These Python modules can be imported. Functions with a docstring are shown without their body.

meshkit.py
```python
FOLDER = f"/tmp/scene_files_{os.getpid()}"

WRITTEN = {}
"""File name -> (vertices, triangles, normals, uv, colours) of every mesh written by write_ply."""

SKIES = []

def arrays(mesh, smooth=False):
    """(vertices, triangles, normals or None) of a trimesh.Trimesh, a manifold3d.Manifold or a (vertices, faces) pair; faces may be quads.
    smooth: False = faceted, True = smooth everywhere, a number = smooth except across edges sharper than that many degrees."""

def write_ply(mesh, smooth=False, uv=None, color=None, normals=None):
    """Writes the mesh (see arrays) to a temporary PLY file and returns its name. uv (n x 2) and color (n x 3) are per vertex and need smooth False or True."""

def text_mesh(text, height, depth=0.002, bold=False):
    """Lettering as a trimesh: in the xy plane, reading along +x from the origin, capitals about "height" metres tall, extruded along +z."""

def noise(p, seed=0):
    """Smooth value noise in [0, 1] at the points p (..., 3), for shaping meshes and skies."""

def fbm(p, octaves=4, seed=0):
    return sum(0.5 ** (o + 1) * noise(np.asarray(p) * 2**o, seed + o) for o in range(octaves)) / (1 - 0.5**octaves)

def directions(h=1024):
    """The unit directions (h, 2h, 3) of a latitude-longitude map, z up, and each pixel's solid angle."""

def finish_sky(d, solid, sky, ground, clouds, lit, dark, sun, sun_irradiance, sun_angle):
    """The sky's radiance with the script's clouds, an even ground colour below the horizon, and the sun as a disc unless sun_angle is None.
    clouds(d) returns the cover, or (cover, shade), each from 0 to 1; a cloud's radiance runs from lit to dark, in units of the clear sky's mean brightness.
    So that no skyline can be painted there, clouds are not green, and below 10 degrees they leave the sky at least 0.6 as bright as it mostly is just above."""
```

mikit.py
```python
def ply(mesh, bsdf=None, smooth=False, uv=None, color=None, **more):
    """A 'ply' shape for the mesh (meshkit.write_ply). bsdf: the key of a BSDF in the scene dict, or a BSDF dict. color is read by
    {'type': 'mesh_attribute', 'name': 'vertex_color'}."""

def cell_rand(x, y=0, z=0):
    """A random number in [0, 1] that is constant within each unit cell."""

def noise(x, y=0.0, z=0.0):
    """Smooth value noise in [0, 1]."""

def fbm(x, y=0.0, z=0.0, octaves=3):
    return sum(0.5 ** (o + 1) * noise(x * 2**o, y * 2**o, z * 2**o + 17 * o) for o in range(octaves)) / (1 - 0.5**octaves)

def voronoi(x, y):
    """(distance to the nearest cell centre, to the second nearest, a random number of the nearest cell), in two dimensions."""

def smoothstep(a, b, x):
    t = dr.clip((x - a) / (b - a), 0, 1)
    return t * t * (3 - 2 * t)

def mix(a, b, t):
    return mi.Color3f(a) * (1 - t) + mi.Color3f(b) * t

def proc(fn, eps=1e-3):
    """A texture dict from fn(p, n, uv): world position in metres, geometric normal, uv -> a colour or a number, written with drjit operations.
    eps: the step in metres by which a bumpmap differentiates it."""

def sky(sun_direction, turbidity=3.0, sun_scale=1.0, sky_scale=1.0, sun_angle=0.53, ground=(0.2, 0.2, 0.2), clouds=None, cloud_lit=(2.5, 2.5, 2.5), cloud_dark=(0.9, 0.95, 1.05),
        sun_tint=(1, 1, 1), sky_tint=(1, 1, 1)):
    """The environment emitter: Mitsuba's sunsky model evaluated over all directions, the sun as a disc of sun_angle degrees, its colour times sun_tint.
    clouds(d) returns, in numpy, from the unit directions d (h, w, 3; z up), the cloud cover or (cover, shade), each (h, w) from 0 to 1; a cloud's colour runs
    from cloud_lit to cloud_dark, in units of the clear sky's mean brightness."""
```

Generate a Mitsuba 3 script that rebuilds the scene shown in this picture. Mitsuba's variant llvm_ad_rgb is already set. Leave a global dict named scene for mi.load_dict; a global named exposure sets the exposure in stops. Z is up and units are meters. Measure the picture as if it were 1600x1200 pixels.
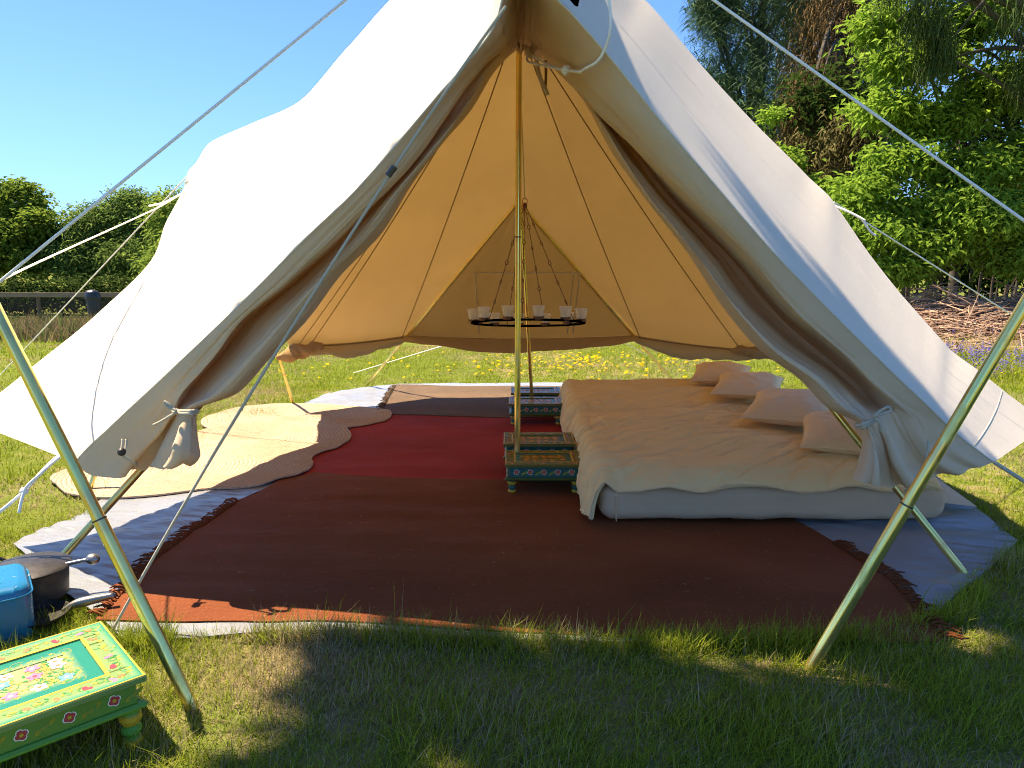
import math, random
import numpy as np, trimesh, mitsuba as mi, drjit as dr
import mikit, meshkit
from shapely.geometry import Polygon, Point
from shapely.ops import unary_union
import shapely
from scipy.interpolate import PchipInterpolator
T = mi.ScalarTransform4f
PI = math.pi
scene, labels = {}, {}

# ------------------------------------------------------------------ camera, light, exposure
exposure = 3.2
scene['camera'] = {'type': 'perspective', 'fov': 69.64, 'fov_axis': 'x', 'near_clip': 0.05, 'far_clip': 2000.0,
                   'to_world': T().look_at(origin=[0, 0, 1.5], target=[0, math.cos(math.radians(9.4)), 1.5 - math.sin(math.radians(9.4))], up=[0, 0, 1])}
SUN = (-0.52, 0.21, 1.0)
scene['sky'] = mikit.sky(SUN, turbidity=2.0, sky_scale=0.85, sky_tint=(0.61, 0.745, 0.99), sun_tint=(1.0, 0.97, 0.90), ground=(0.10, 0.12, 0.05))

# ------------------------------------------------------------------ helpers
def key_for(name):
    if name not in scene and name not in labels:
        return name
    i = 1
    while f'{name}_{i:03d}' in scene or f'{name}_{i:03d}' in labels:
        i += 1
    return f'{name}_{i:03d}'

def tag(key, label=None, cat=None, group=None, kind=None):
    d = labels.setdefault(key, {})
    if label: d['label'] = label
    if cat: d['category'] = cat
    if group: d['group'] = group
    if kind: d['kind'] = kind
    return key

def thing(name, label, cat, group=None):
    return tag(key_for(name), label, cat, group)

def put(name, mesh, bsdf, parent=None, smooth=30, **kw):
    k = key_for(f'{parent}__{name}' if parent else name)
    scene[k] = mikit.ply(mesh, bsdf, smooth=smooth, **kw)
    return k

cat = trimesh.util.concatenate

def grid_mesh(P):
    """P: (n, m, 3) points -> mesh"""
    P = np.asarray(P, float); n, m = P.shape[:2]
    i, j = np.meshgrid(np.arange(n - 1), np.arange(m - 1), indexing='ij')
    a = (i * m + j).ravel(); b = a + 1; c = a + m + 1; d = a + m
    return trimesh.Trimesh(P.reshape(-1, 3), np.vstack([np.stack([a, b, c], 1), np.stack([a, c, d], 1)]), process=False)

def spl(pts, n):
    """smooth resample of a polyline, n points"""
    p = np.asarray(pts, float)
    t = np.linspace(0, 1, len(p))
    return PchipInterpolator(t, p, axis=0)(np.linspace(0, 1, n))

def spl_len(pts, n):
    p = np.asarray(pts, float)
    t = np.r_[0, np.cumsum(np.linalg.norm(np.diff(p, axis=0), axis=1))]
    return PchipInterpolator(t, p, axis=0)(np.linspace(0, t[-1], n))

def tube(pts, r, sides=10, caps=True):
    p = np.asarray(pts, float); n = len(p)
    r = np.broadcast_to(np.asarray(r, float), (n,))
    t = np.gradient(p, axis=0); t /= np.linalg.norm(t, axis=1, keepdims=True) + 1e-12
    ref = np.array([0, 0, 1.0]) if abs(t[0][2]) < 0.9 else np.array([1.0, 0, 0])
    A = []
    a = np.cross(t[0], ref); a /= np.linalg.norm(a)
    for k in range(n):
        a = a - t[k] * (a @ t[k]); a /= np.linalg.norm(a) + 1e-12; A.append(a)
    A = np.array(A); B = np.cross(t, A)
    ang = np.arange(sides) * 2 * PI / sides
    V = p[:, None] + r[:, None, None] * (np.cos(ang)[None, :, None] * A[:, None] + np.sin(ang)[None, :, None] * B[:, None])
    F = []
    for i in range(n - 1):
        for j in range(sides):
            k = (j + 1) % sides
            F += [[i * sides + j, i * sides + k, (i + 1) * sides + k], [i * sides + j, (i + 1) * sides + k, (i + 1) * sides + j]]
    V = V.reshape(-1, 3)
    if caps:
        V = np.vstack([V, p[0], p[-1]]); c0 = len(V) - 2
        for j in range(sides):
            k = (j + 1) % sides
            F += [[c0, k, j], [c0 + 1, (n - 1) * sides + j, (n - 1) * sides + k]]
    return trimesh.Trimesh(V, np.array(F), process=False)

def rod(a, b, r, sides=12, r2=None):
    return tube([a, b], [r, r2 or r], sides)

def lathe(profile, sides=24):
    """profile: list of (r, z)"""
    return trimesh.creation.revolve(np.asarray(profile, float), sections=sides)

def box(sx, sy, sz, bev=0.004):
    import manifold3d as m3
    b = bev
    pts = [[x * (sx / 2 - dx), y * (sy / 2 - dy), z * (sz / 2 - dz)] for x in (-1, 1) for y in (-1, 1) for z in (-1, 1)
           for dx, dy, dz in ((b, b, 0), (b, 0, b), (0, b, b))]
    m = m3.Manifold.hull_points(np.array(pts)).to_mesh()
    return trimesh.Trimesh(m.vert_properties[:, :3], m.tri_verts, process=False)

def moved(m, loc=(0, 0, 0), rz=0.0):
    m = m.copy()
    m.apply_transform(trimesh.transformations.rotation_matrix(rz, [0, 0, 1]))
    m.apply_translation(loc)
    return m

def nz(p, seed=0, oct=3):
    return meshkit.fbm(np.asarray(p, float), oct, seed) - 0.5

def lerp(a, b, t): return np.asarray(a, float) * (1 - t) + np.asarray(b, float) * t

# ------------------------------------------------------------------ materials
def rgb(*c): return {'type': 'rgb', 'value': list(c)}
VC = {'type': 'mesh_attribute', 'name': 'vertex_color'}

def cloth_tone(base, var, f):
    base = list(base)
    def fn(p, n, uv):
        a = mikit.fbm(p.x * f, p.y * f, p.z * f, 3)
        w = mikit.noise(p.x * 260 + p.y * 170, p.z * 260, p.y * 90)
        return mi.Color3f(*base) * (1 - var + 2 * var * a) * (0.97 + 0.06 * w)
    return mikit.proc(fn)

def glow(c):
    c = list(c)
    def fn(p, n, uv):
        a = mikit.fbm(p.x * 0.9, p.y * 0.9, p.z * 0.7, 3)
        b = mikit.fbm(p.x * 9, p.y * 9, p.z * 1.5, 2)
        return mi.Color3f(*c) * (0.72 + 0.40 * a + 0.16 * b)
    return mikit.proc(fn)
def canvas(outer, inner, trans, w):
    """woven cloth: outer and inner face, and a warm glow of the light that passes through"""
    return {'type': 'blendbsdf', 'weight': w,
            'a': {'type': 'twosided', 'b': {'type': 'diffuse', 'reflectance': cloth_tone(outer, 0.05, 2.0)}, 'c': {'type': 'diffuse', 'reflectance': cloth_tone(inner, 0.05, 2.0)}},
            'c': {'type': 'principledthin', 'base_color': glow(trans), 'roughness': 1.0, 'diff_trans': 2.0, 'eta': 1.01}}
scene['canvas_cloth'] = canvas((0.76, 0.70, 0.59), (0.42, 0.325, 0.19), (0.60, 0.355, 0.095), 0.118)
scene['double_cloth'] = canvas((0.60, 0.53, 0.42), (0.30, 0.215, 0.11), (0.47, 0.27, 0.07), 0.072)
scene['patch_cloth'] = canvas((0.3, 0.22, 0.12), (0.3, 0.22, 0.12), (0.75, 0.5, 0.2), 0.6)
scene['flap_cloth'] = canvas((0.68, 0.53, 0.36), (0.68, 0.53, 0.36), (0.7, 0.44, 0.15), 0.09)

scene['rolled_cloth'] = canvas((0.40, 0.27, 0.13), (0.40, 0.27, 0.13), (0.6, 0.35, 0.1), 0.2)
def twod(tex): return {'type': 'twosided', 'b': {'type': 'diffuse', 'reflectance': tex}}

def brass_fn(p, n, uv):
    a = mikit.fbm(p.x * 3, p.y * 3, p.z * 5, 3)
    f = mikit.noise(p.x * 9, p.y * 9, p.z * 14)
    c = mikit.mix((0.86, 0.68, 0.22), (0.72, 0.68, 0.24), mikit.smoothstep(0.35, 0.65, a))
    return mikit.mix(c, mi.Color3f(0.62, 0.40, 0.18), 0.45 * mikit.smoothstep(0.6, 0.8, f))
def brass_rough(p, n, uv):
    return 0.14 + 0.30 * mikit.smoothstep(0.45, 0.75, mikit.fbm(p.x * 30, p.y * 30, p.z * 8, 4))
scene['brass'] = {'type': 'principled', 'base_color': mikit.proc(brass_fn), 'metallic': 0.85, 'roughness': mikit.proc(brass_rough)}
scene['dark_steel'] = {'type': 'principled', 'base_color': rgb(0.10, 0.09, 0.08), 'metallic': 0.7, 'roughness': 0.45}
scene['rope_white'] = twod(rgb(0.92, 0.90, 0.86))
scene['rope_grey'] = twod(rgb(0.50, 0.46, 0.36))
scene['seam_thread'] = twod(rgb(0.26, 0.17, 0.07))
scene['rust_iron'] = {'type': 'principled', 'base_color': rgb(0.17, 0.08, 0.045), 'metallic': 0.3, 'roughness': 0.6}
scene['red_iron'] = {'type': 'principled', 'base_color': rgb(0.45, 0.10, 0.05), 'metallic': 0.1, 'roughness': 0.5}
scene['clear_glass'] = {'type': 'thindielectric'}
scene['frosted_glass'] = {'type': 'principledthin', 'base_color': rgb(0.94, 0.92, 0.86), 'roughness': 0.3, 'spec_trans': 0.22, 'diff_trans': 1.2, 'eta': 1.45}

def wool(c1, c2, fx, fy):
    def fn(p, n, uv):
        w = mikit.noise(p.x * fx, p.y * fy, 0.0)
        a = mikit.fbm(p.x * 5, p.y * 5, 1.3, 3)
        s = mikit.noise(p.x * 60, p.y * 380, 3.0)
        lint = mikit.smoothstep(0.93, 0.97, mikit.noise(p.x * 45, p.y * 90, 7.0))
        c = mikit.mix(c1, c2, 0.25 * w + 0.35 * s + 0.4 * a) * (0.72 + 0.56 * mikit.fbm(p.x * 1.3, p.y * 1.9, 9.0, 4))
        return mikit.mix(c, mi.Color3f(0.30, 0.22, 0.15), 0.35 * lint)
    return mikit.proc(fn)
def wool_bump(p, n, uv):
    return 0.5 * mikit.noise(p.x * 160, p.y * 160, 0.0) + 0.5 * mikit.noise(p.x * 20, p.y * 260, 2.0)
WB = mikit.proc(wool_bump)
def rug_mat(c1, c2, fx=240, fy=240):
    return {'type': 'twosided', 'b': {'type': 'bumpmap', 'arbitrary': WB, 'scale': 0.004, 'b': {'type': 'principled', 'base_color': wool(c1, c2, fx, fy), 'roughness': 0.95, 'sheen': 0.5, 'specular': 0.1}}}
scene['brown_wool'] = rug_mat((0.125, 0.034, 0.011), (0.190, 0.060, 0.022))
scene['red_wool'] = rug_mat((0.215, 0.022, 0.017), (0.34, 0.042, 0.032))
scene['grey_wool'] = rug_mat((0.085, 0.056, 0.034), (0.155, 0.105, 0.065))

JUTE = [(-2.516,5.084,0.000), (-2.096,5.984,0.000), (-2.231,6.974,0.000), (-1.721,6.916,0.000)]
JC = [(p[0], p[1]) for p in JUTE]
def jute_ring(p, ids, step):
    d = mi.Float(99.0)
    for i in ids:
        x, y = JC[i]
        d = dr.minimum(d, dr.sqrt(dr.square(p.x - x) + dr.square(p.y - y)))
    return d / step
def jute_mat(ids):
    def col(p, n, uv):
        r = jute_ring(p, ids, 0.030)
        g = dr.abs(r - dr.floor(r) - 0.5) * 2
        br = mikit.noise(p.x * 55, p.y * 55, 0.0)
        a = mikit.fbm(p.x * 3, p.y * 3, 4.0, 3)
        c = mikit.mix((0.42, 0.30, 0.20), (0.60, 0.46, 0.33), 0.5 * a + 0.5 * br)
        return c * (1 - 0.38 * mikit.smoothstep(0.72, 1.0, g))
    def bump(p, n, uv):
        r = jute_ring(p, ids, 0.030)
        g = dr.abs(r - dr.floor(r) - 0.5) * 2
        return 1 - g * g + 0.5 * mikit.noise(p.x * 60, p.y * 60, 0.0)
    return {'type': 'twosided', 'b': {'type': 'bumpmap', 'arbitrary': mikit.proc(bump), 'scale': 0.006, 'b': {'type': 'diffuse', 'reflectance': mikit.proc(col)}}}
scene['jute_front'] = jute_mat((0, 1))
scene['jute_rear'] = jute_mat((2, 3))

def sheet_bump(p, n, uv):
    q = p.x * 0.35 + p.y * 0.94
    return mikit.fbm(p.x * 2.2, q * 14, 0.0, 3) + 0.3 * mikit.noise(p.x * 9, p.y * 28, 5.0)
def sheet_col(p, n, uv):
    a = mikit.fbm(p.x * 2.0, p.y * 2.0, 3.0, 4)
    return mikit.mix((0.19, 0.205, 0.23), (0.27, 0.285, 0.30), a)
scene['sheet_plastic'] = {'type': 'twosided', 'b': {'type': 'bumpmap', 'arbitrary': mikit.proc(sheet_bump), 'scale': 0.016, 'b': {'type': 'principled', 'base_color': mikit.proc(sheet_col), 'roughness': 0.27, 'specular': 0.5}}}

def linen_bump(p, n, uv):
    return mikit.fbm(p.x * 7 + p.z * 3, p.y * 5, p.z * 9, 4)
def linen(c):
    return {'type': 'twosided', 'b': {'type': 'bumpmap', 'arbitrary': mikit.proc(linen_bump), 'scale': 0.007, 'b': {'type': 'principled', 'base_color': rgb(*c), 'roughness': 0.85, 'sheen': 0.3, 'specular': 0.2}}}
scene['bed_linen'] = linen((0.74, 0.56, 0.27))
scene['mattress_cotton'] = linen((0.55, 0.385, 0.235))
scene['pillow_cotton'] = linen((0.72, 0.52, 0.29))

scene['painted'] = {'type': 'twosided', 'b': {'type': 'principled', 'base_color': VC, 'roughness': 0.38, 'specular': 0.4, 'clearcoat': 0.15}}
def enamel_fn(p, n, uv):
    s = mikit.smoothstep(0.74, 0.80, mikit.fbm(p.x * 30, p.y * 30, p.z * 30, 3))
    a = mikit.fbm(p.x * 6, p.y * 6, p.z * 6, 3)
    return mikit.mix(mikit.mix((0.006, 0.11, 0.24), (0.010, 0.17, 0.34), a), mi.Color3f(0.30, 0.38, 0.40), 0.7 * s)
scene['blue_enamel'] = {'type': 'twosided', 'b': {'type': 'principled', 'base_color': mikit.proc(enamel_fn), 'roughness': 0.22, 'specular': 0.5, 'clearcoat': 0.5}}
def iron_fn(p, n, uv):
    return mikit.mix((0.022, 0.02, 0.02), (0.07, 0.065, 0.06), mikit.fbm(p.x * 40, p.y * 40, p.z * 40, 3))
scene['black_iron'] = {'type': 'twosided', 'b': {'type': 'principled', 'base_color': mikit.proc(iron_fn), 'roughness': 0.42, 'metallic': 0.4}}
scene['pan_steel'] = {'type': 'principled', 'base_color': rgb(0.30, 0.29, 0.28), 'metallic': 0.9, 'roughness': 0.4}

scene['leaf'] = {'type': 'principledthin', 'base_color': VC, 'roughness': 0.45, 'diff_trans': 1.1, 'eta': 1.35}
scene['needle'] = twod(VC)
scene['grass_blade'] = {'type': 'principledthin', 'base_color': VC, 'roughness': 0.7, 'diff_trans': 0.8, 'eta': 1.12}
def bark_fn(p, n, uv):
    return mikit.mix((0.05, 0.042, 0.032), (0.16, 0.14, 0.11), mikit.fbm(p.x * 14, p.y * 14, p.z * 3, 4))
scene['bark'] = twod(mikit.proc(bark_fn))
def plank_fn(p, n, uv):
    return mikit.mix((0.16, 0.12, 0.08), (0.30, 0.24, 0.17), mikit.fbm(p.x * 3, p.y * 3, p.z * 40, 3))
scene['fence_wood'] = twod(mikit.proc(plank_fn))
scene['black_plastic'] = {'type': 'principled', 'base_color': rgb(0.018, 0.022, 0.035), 'roughness': 0.4}

def ground_fn(p, n, uv):
    a = mikit.fbm(p.x * 0.7, p.y * 0.7, 0.0, 4)
    b = mikit.fbm(p.x * 9, p.y * 9, 2.0, 4)
    g = mikit.mix((0.085, 0.115, 0.018), (0.160, 0.195, 0.045), b)
    return mikit.mix(g, mi.Color3f(0.22, 0.175, 0.09), mikit.smoothstep(0.50, 0.72, 0.6 * a + 0.4 * b))
scene['lawn_soil'] = twod(mikit.proc(ground_fn))
def wood_fn(p, n, uv):
    return mikit.mix((0.05, 0.038, 0.02), (0.15, 0.11, 0.06), mikit.fbm(p.x * 4, p.y * 4, 0.0, 4))
scene['litter_soil'] = twod(mikit.proc(wood_fn))

# ------------------------------------------------------------------ ground
def ground_z(x, y):
    x, y = np.asarray(x, float), np.asarray(y, float)
    s = np.clip((y - 12) / 20, 0, 1.6) * np.clip((2 - x) / 8, 0, 1)
    return -0.9 * s
def axis(lo, hi, near, step):
    a = [near]
    while a[-1] < hi: a.append(a[-1] + step * (1 + 0.12 * max(0, abs(a[-1]) - 8)))
    b = [near]
    while b[-1] > lo: b.append(b[-1] - step * (1 + 0.12 * max(0, abs(b[-1]) - 8)))
    return np.array(sorted(set(b + a)))
gx, gy = axis(-400, 400, 0, 0.5), axis(-60, 700, 0, 0.5)
GX, GY = np.meshgrid(gx, gy, indexing='ij')
put('ground', grid_mesh(np.stack([GX, GY, ground_z(GX, GY)], -1)), 'lawn_soil', smooth=True)
tag('ground', 'mown lawn ground under and around the tent', kind='structure')

# ------------------------------------------------------------------ tent
TENT = thing('tent', 'large cream canvas ridge tent with its front doors tied open', 'tent')

def add_wrinkle(P, amp, f, seed, along=None):
    """displace a grid of points along its normals by noise"""
    P = np.asarray(P, float)
    n = np.cross(np.gradient(P, axis=0), np.gradient(P, axis=1)); n /= np.linalg.norm(n, axis=2, keepdims=True) + 1e-9
    if along is None:
        h = nz(P * f, seed)
    else:
        U, V = np.meshgrid(np.linspace(0, 1, P.shape[1]), np.linspace(0, 1, P.shape[0]))
        h = nz(np.stack([V * along[0], U * along[1], U * 0 + seed * 3.7], -1), seed, 3)
    fade = np.minimum(1, 8 * np.minimum(np.linspace(0, 1, P.shape[0]), np.linspace(1, 0, P.shape[0])))[:, None]
    fade = fade * np.minimum(1, 6 * np.minimum(np.linspace(0, 1, P.shape[1]), np.linspace(1, 0, P.shape[1])))[None, :] ** 1.5
    return P + n * (h * amp * fade)[..., None]

TIP = (0.019,3.000,2.965)
FRONT_L = [(0.019,3.000,2.965),(-0.055,3.050,2.442),(-0.172,3.070,2.283),(-0.302,3.090,2.150),(-0.495,3.110,1.944),(-0.662,3.130,1.776),(-0.860,3.150,1.605),(-1.065,3.170,1.415),(-1.271,3.190,1.231),(-1.439,3.200,1.084),(-1.585,3.210,0.957),(-1.713,3.220,0.848),(-1.827,3.230,0.749),(-1.911,3.240,0.679),(-1.991,3.250,0.601)]
SIL_L = [(0.019,3.000,2.965),(-0.166,3.600,3.068),(-0.419,4.200,3.104),(-0.740,4.800,3.074),(-1.130,5.300,2.922),(-1.593,5.700,2.655),(-2.023,6.000,2.572),(-2.470,6.300,2.480),(-2.602,6.300,2.322),(-2.695,6.300,2.194),(-2.698,5.900,1.834),(-2.622,5.400,1.498),(-2.651,4.700,1.168),(-2.745,4.050,0.866),(-2.903,3.800,0.683)]
FRONT_R = [(0.019,3.000,2.965),(0.122,3.030,2.562),(0.248,3.050,2.435),(0.405,3.080,2.278),(0.607,3.100,2.052),(0.815,3.120,1.834),(1.077,3.150,1.565),(1.375,3.170,1.285),(1.599,3.190,1.085),(1.720,3.200,0.979),(1.817,3.210,0.897),(1.901,3.220,0.825),(1.970,3.230,0.764),(2.086,3.240,0.676),(2.196,3.250,0.601)]
SIL_R = [(0.019,3.000,2.965),(0.319,4.450,3.390),(0.591,4.900,3.346),(0.856,5.020,3.138),(1.196,5.020,2.780),(1.535,4.990,2.428),(1.887,4.930,2.079),(2.049,4.810,1.876),(2.125,4.520,1.594),(2.231,4.310,1.352),(2.334,4.200,1.189),(2.443,4.110,1.034),(2.650,4.130,0.890),(2.922,4.180,0.707),(3.175,4.250,0.559)]
def panel(F, S, seed, bow, tension, wob):
    n, m = 120, 60
    A, B = spl(F, n), spl(S, n)
    u = np.linspace(0, 1, m)
    P = A[:, None] * (1 - u)[None, :, None] + B[:, None] * u[None, :, None]
    nn = np.cross(np.gradient(P, axis=0), np.gradient(P, axis=1)); nn /= np.linalg.norm(nn, axis=2, keepdims=True) + 1e-9
    v = np.linspace(0, 1, n)[:, None]
    P = P + nn * (bow * np.sin(PI * u)[None, :] * np.sin(PI * v))[..., None]
    P = add_wrinkle(P, wob, 1.4, seed)
    P = add_wrinkle(P, tension, 0, seed + 5, along=(1.6, 26))
    return P
def outward(m):
    """the mesh with its front faces to the outside of the tent"""
    d = m.triangles_center - np.array([0, 5.4, 1.0])
    if np.sum(np.cross(m.triangles[:, 1] - m.triangles[:, 0], m.triangles[:, 2] - m.triangles[:, 0]) * d) < 0: m.faces = m.faces[:, ::-1]
    return m
def lift(P, d, ramp=0.10):
    n = np.cross(np.gradient(P, axis=0), np.gradient(P, axis=1)); n /= np.linalg.norm(n, axis=2, keepdims=True) + 1e-9
    s = np.sign(np.sum(n * (P - np.array([0, 5.4, 1.0])), axis=2, keepdims=True))
    u = np.linspace(0, 1, P.shape[1])
    w = np.clip(np.minimum(u, 1 - u) / ramp, 0, 1)[None, :, None]
    return P + n * s * d * w
PL_ = lift(panel(FRONT_L, SIL_L, 3, 0.03, 0.022, 0.03), 0.014)
PR_ = lift(panel(FRONT_R, SIL_R, 8, -0.004, 0.004, 0.006), 0.006, 0.35)
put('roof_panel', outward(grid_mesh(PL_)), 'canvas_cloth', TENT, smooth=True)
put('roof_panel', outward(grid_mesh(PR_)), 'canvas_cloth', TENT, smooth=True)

for F_ in (FRONT_L, FRONT_R):
    put('edge_hem', tube(spl(F_, 120), 0.0045, 8), 'canvas_cloth', TENT, smooth=True)
PEAK = np.array((0.032,4.850,3.039))
REARTOP = np.array((0.056,6.650,2.020))
FOOT_RL, FOOT_RR = np.array((-1.790,8.823,0.000)), np.array((2.023,8.823,0.000))
def on_leg(foot, t): return lerp(foot, REARTOP, t) + np.array([0, 0, 0.03])
RL, RR = on_leg(FOOT_RL, 0.33), on_leg(FOOT_RR, 0.33)
CORNER_L, CORNER_R = np.array((-2.235,7.350,0.674)), np.array((2.586,7.300,0.628))
def fan(outer, apex, n, m, seed, sag, amp):
    O = np.asarray(outer)
    v = np.linspace(0, 1, m)
    P = apex[None, None] * (1 - v)[None, :, None] + O[:, None] * v[None, :, None]
    P[..., 2] -= sag * (np.sin(PI * v))[None, :]
    return add_wrinkle(P, amp, 1.3, seed)
def poly(pts, n):
    """piecewise linear resample with equal counts per piece"""
    out = []
    for a, b in zip(pts[:-1], pts[1:]):
        out += [lerp(a, b, t) for t in np.linspace(0, 1, n, endpoint=False)]
    return np.array(out + [np.asarray(pts[-1], float)])
def hem(a, b, n, dip):
    return [lerp(a, b, t) + np.array([0, 0, -dip * math.sin(PI * t)]) for t in np.linspace(0, 1, n)]
SL, SR = spl(SIL_L, 120), spl(SIL_R, 120)
kL, kR = 77, 60
outL = np.vstack([SL[:kL + 1:2], np.array(hem(SL[kL + 1], CORNER_L, 22, 0.0))[1:], np.array(hem(CORNER_L, RL, 22, 0.02))[1:], np.array(hem(RL, REARTOP, 14, 0))[1:]])
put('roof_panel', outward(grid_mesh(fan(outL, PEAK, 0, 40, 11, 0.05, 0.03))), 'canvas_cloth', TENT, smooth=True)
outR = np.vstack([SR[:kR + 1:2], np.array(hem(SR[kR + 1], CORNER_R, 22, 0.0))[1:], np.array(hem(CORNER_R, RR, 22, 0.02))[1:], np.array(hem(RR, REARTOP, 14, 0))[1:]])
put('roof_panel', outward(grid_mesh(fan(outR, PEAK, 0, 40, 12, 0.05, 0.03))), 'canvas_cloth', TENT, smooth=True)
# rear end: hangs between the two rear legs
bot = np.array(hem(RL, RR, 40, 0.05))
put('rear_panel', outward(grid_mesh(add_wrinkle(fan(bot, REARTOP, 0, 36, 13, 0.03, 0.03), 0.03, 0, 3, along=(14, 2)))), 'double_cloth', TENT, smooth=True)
def rear_pt(px_, w):  # a point on the inside of the rear panel: px_ across, w 0 at the ridge end, 1 at the hem
    c = lerp(REARTOP, lerp(RL, RR, 0.5), w) + np.array([0, -0.03, -0.05]); return np.array([px_, c[1], c[2]])
for q in ([rear_pt(x, 0.43) for x in np.linspace(-0.36, 0.66, 8)], [rear_pt(-0.36, w) for w in np.linspace(0.43, 0.93, 8)], [rear_pt(0.66, w) for w in np.linspace(0.43, 0.93, 8)], [rear_pt(0.60, w) for w in np.linspace(0.43, 0.93, 8)]):
    put('patch_hem', tube(q, 0.007, 5), 'double_cloth', TENT, smooth=True)

# valance strips below the hems
def valance(a, b, drop, seed, n=60, flare=0.05):
    t = np.linspace(0, 1, n)
    top = np.array(hem(a, b, n, 0.03)) + np.array([0, 0, 0.012])
    d = drop * (1 + 0.5 * nz(np.stack([t * 7, t * 0, t * 0 + seed], -1), seed)) 
    d = d * (0.40 + 0.60 * np.sin(PI * t) ** 0.7)
    rows = []
    for k, f in enumerate(np.linspace(0, 1, 8)):
        q = top.copy(); q[:, 2] -= d * f
        off = flare * f * np.sin(PI * np.clip(t, 0.06, 0.94)) ** 0.4 + 0.04 * math.sin(PI * f) + 0.05 * f * nz(np.stack([t * 12, t * 0 + f, t * 0 + seed], -1), seed + 2)
        nrm = np.array([b[1] - a[1], a[0] - b[0], 0.0]); nrm /= np.linalg.norm(nrm)
        q = q + nrm * np.broadcast_to(off, (n,))[:, None]
        rows.append(q)
    return outward(grid_mesh(np.array(rows)))
put('valance', valance(CORNER_L, RL, 0.14, 3, flare=0.10), 'canvas_cloth', TENT, smooth=True)
put('valance', valance(RL, RR, 0.115, 5, flare=0.42), 'canvas_cloth', TENT, smooth=True)
put('valance', valance(RR, CORNER_R, 0.15, 7, flare=0.10), 'canvas_cloth', TENT, smooth=True)
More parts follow.
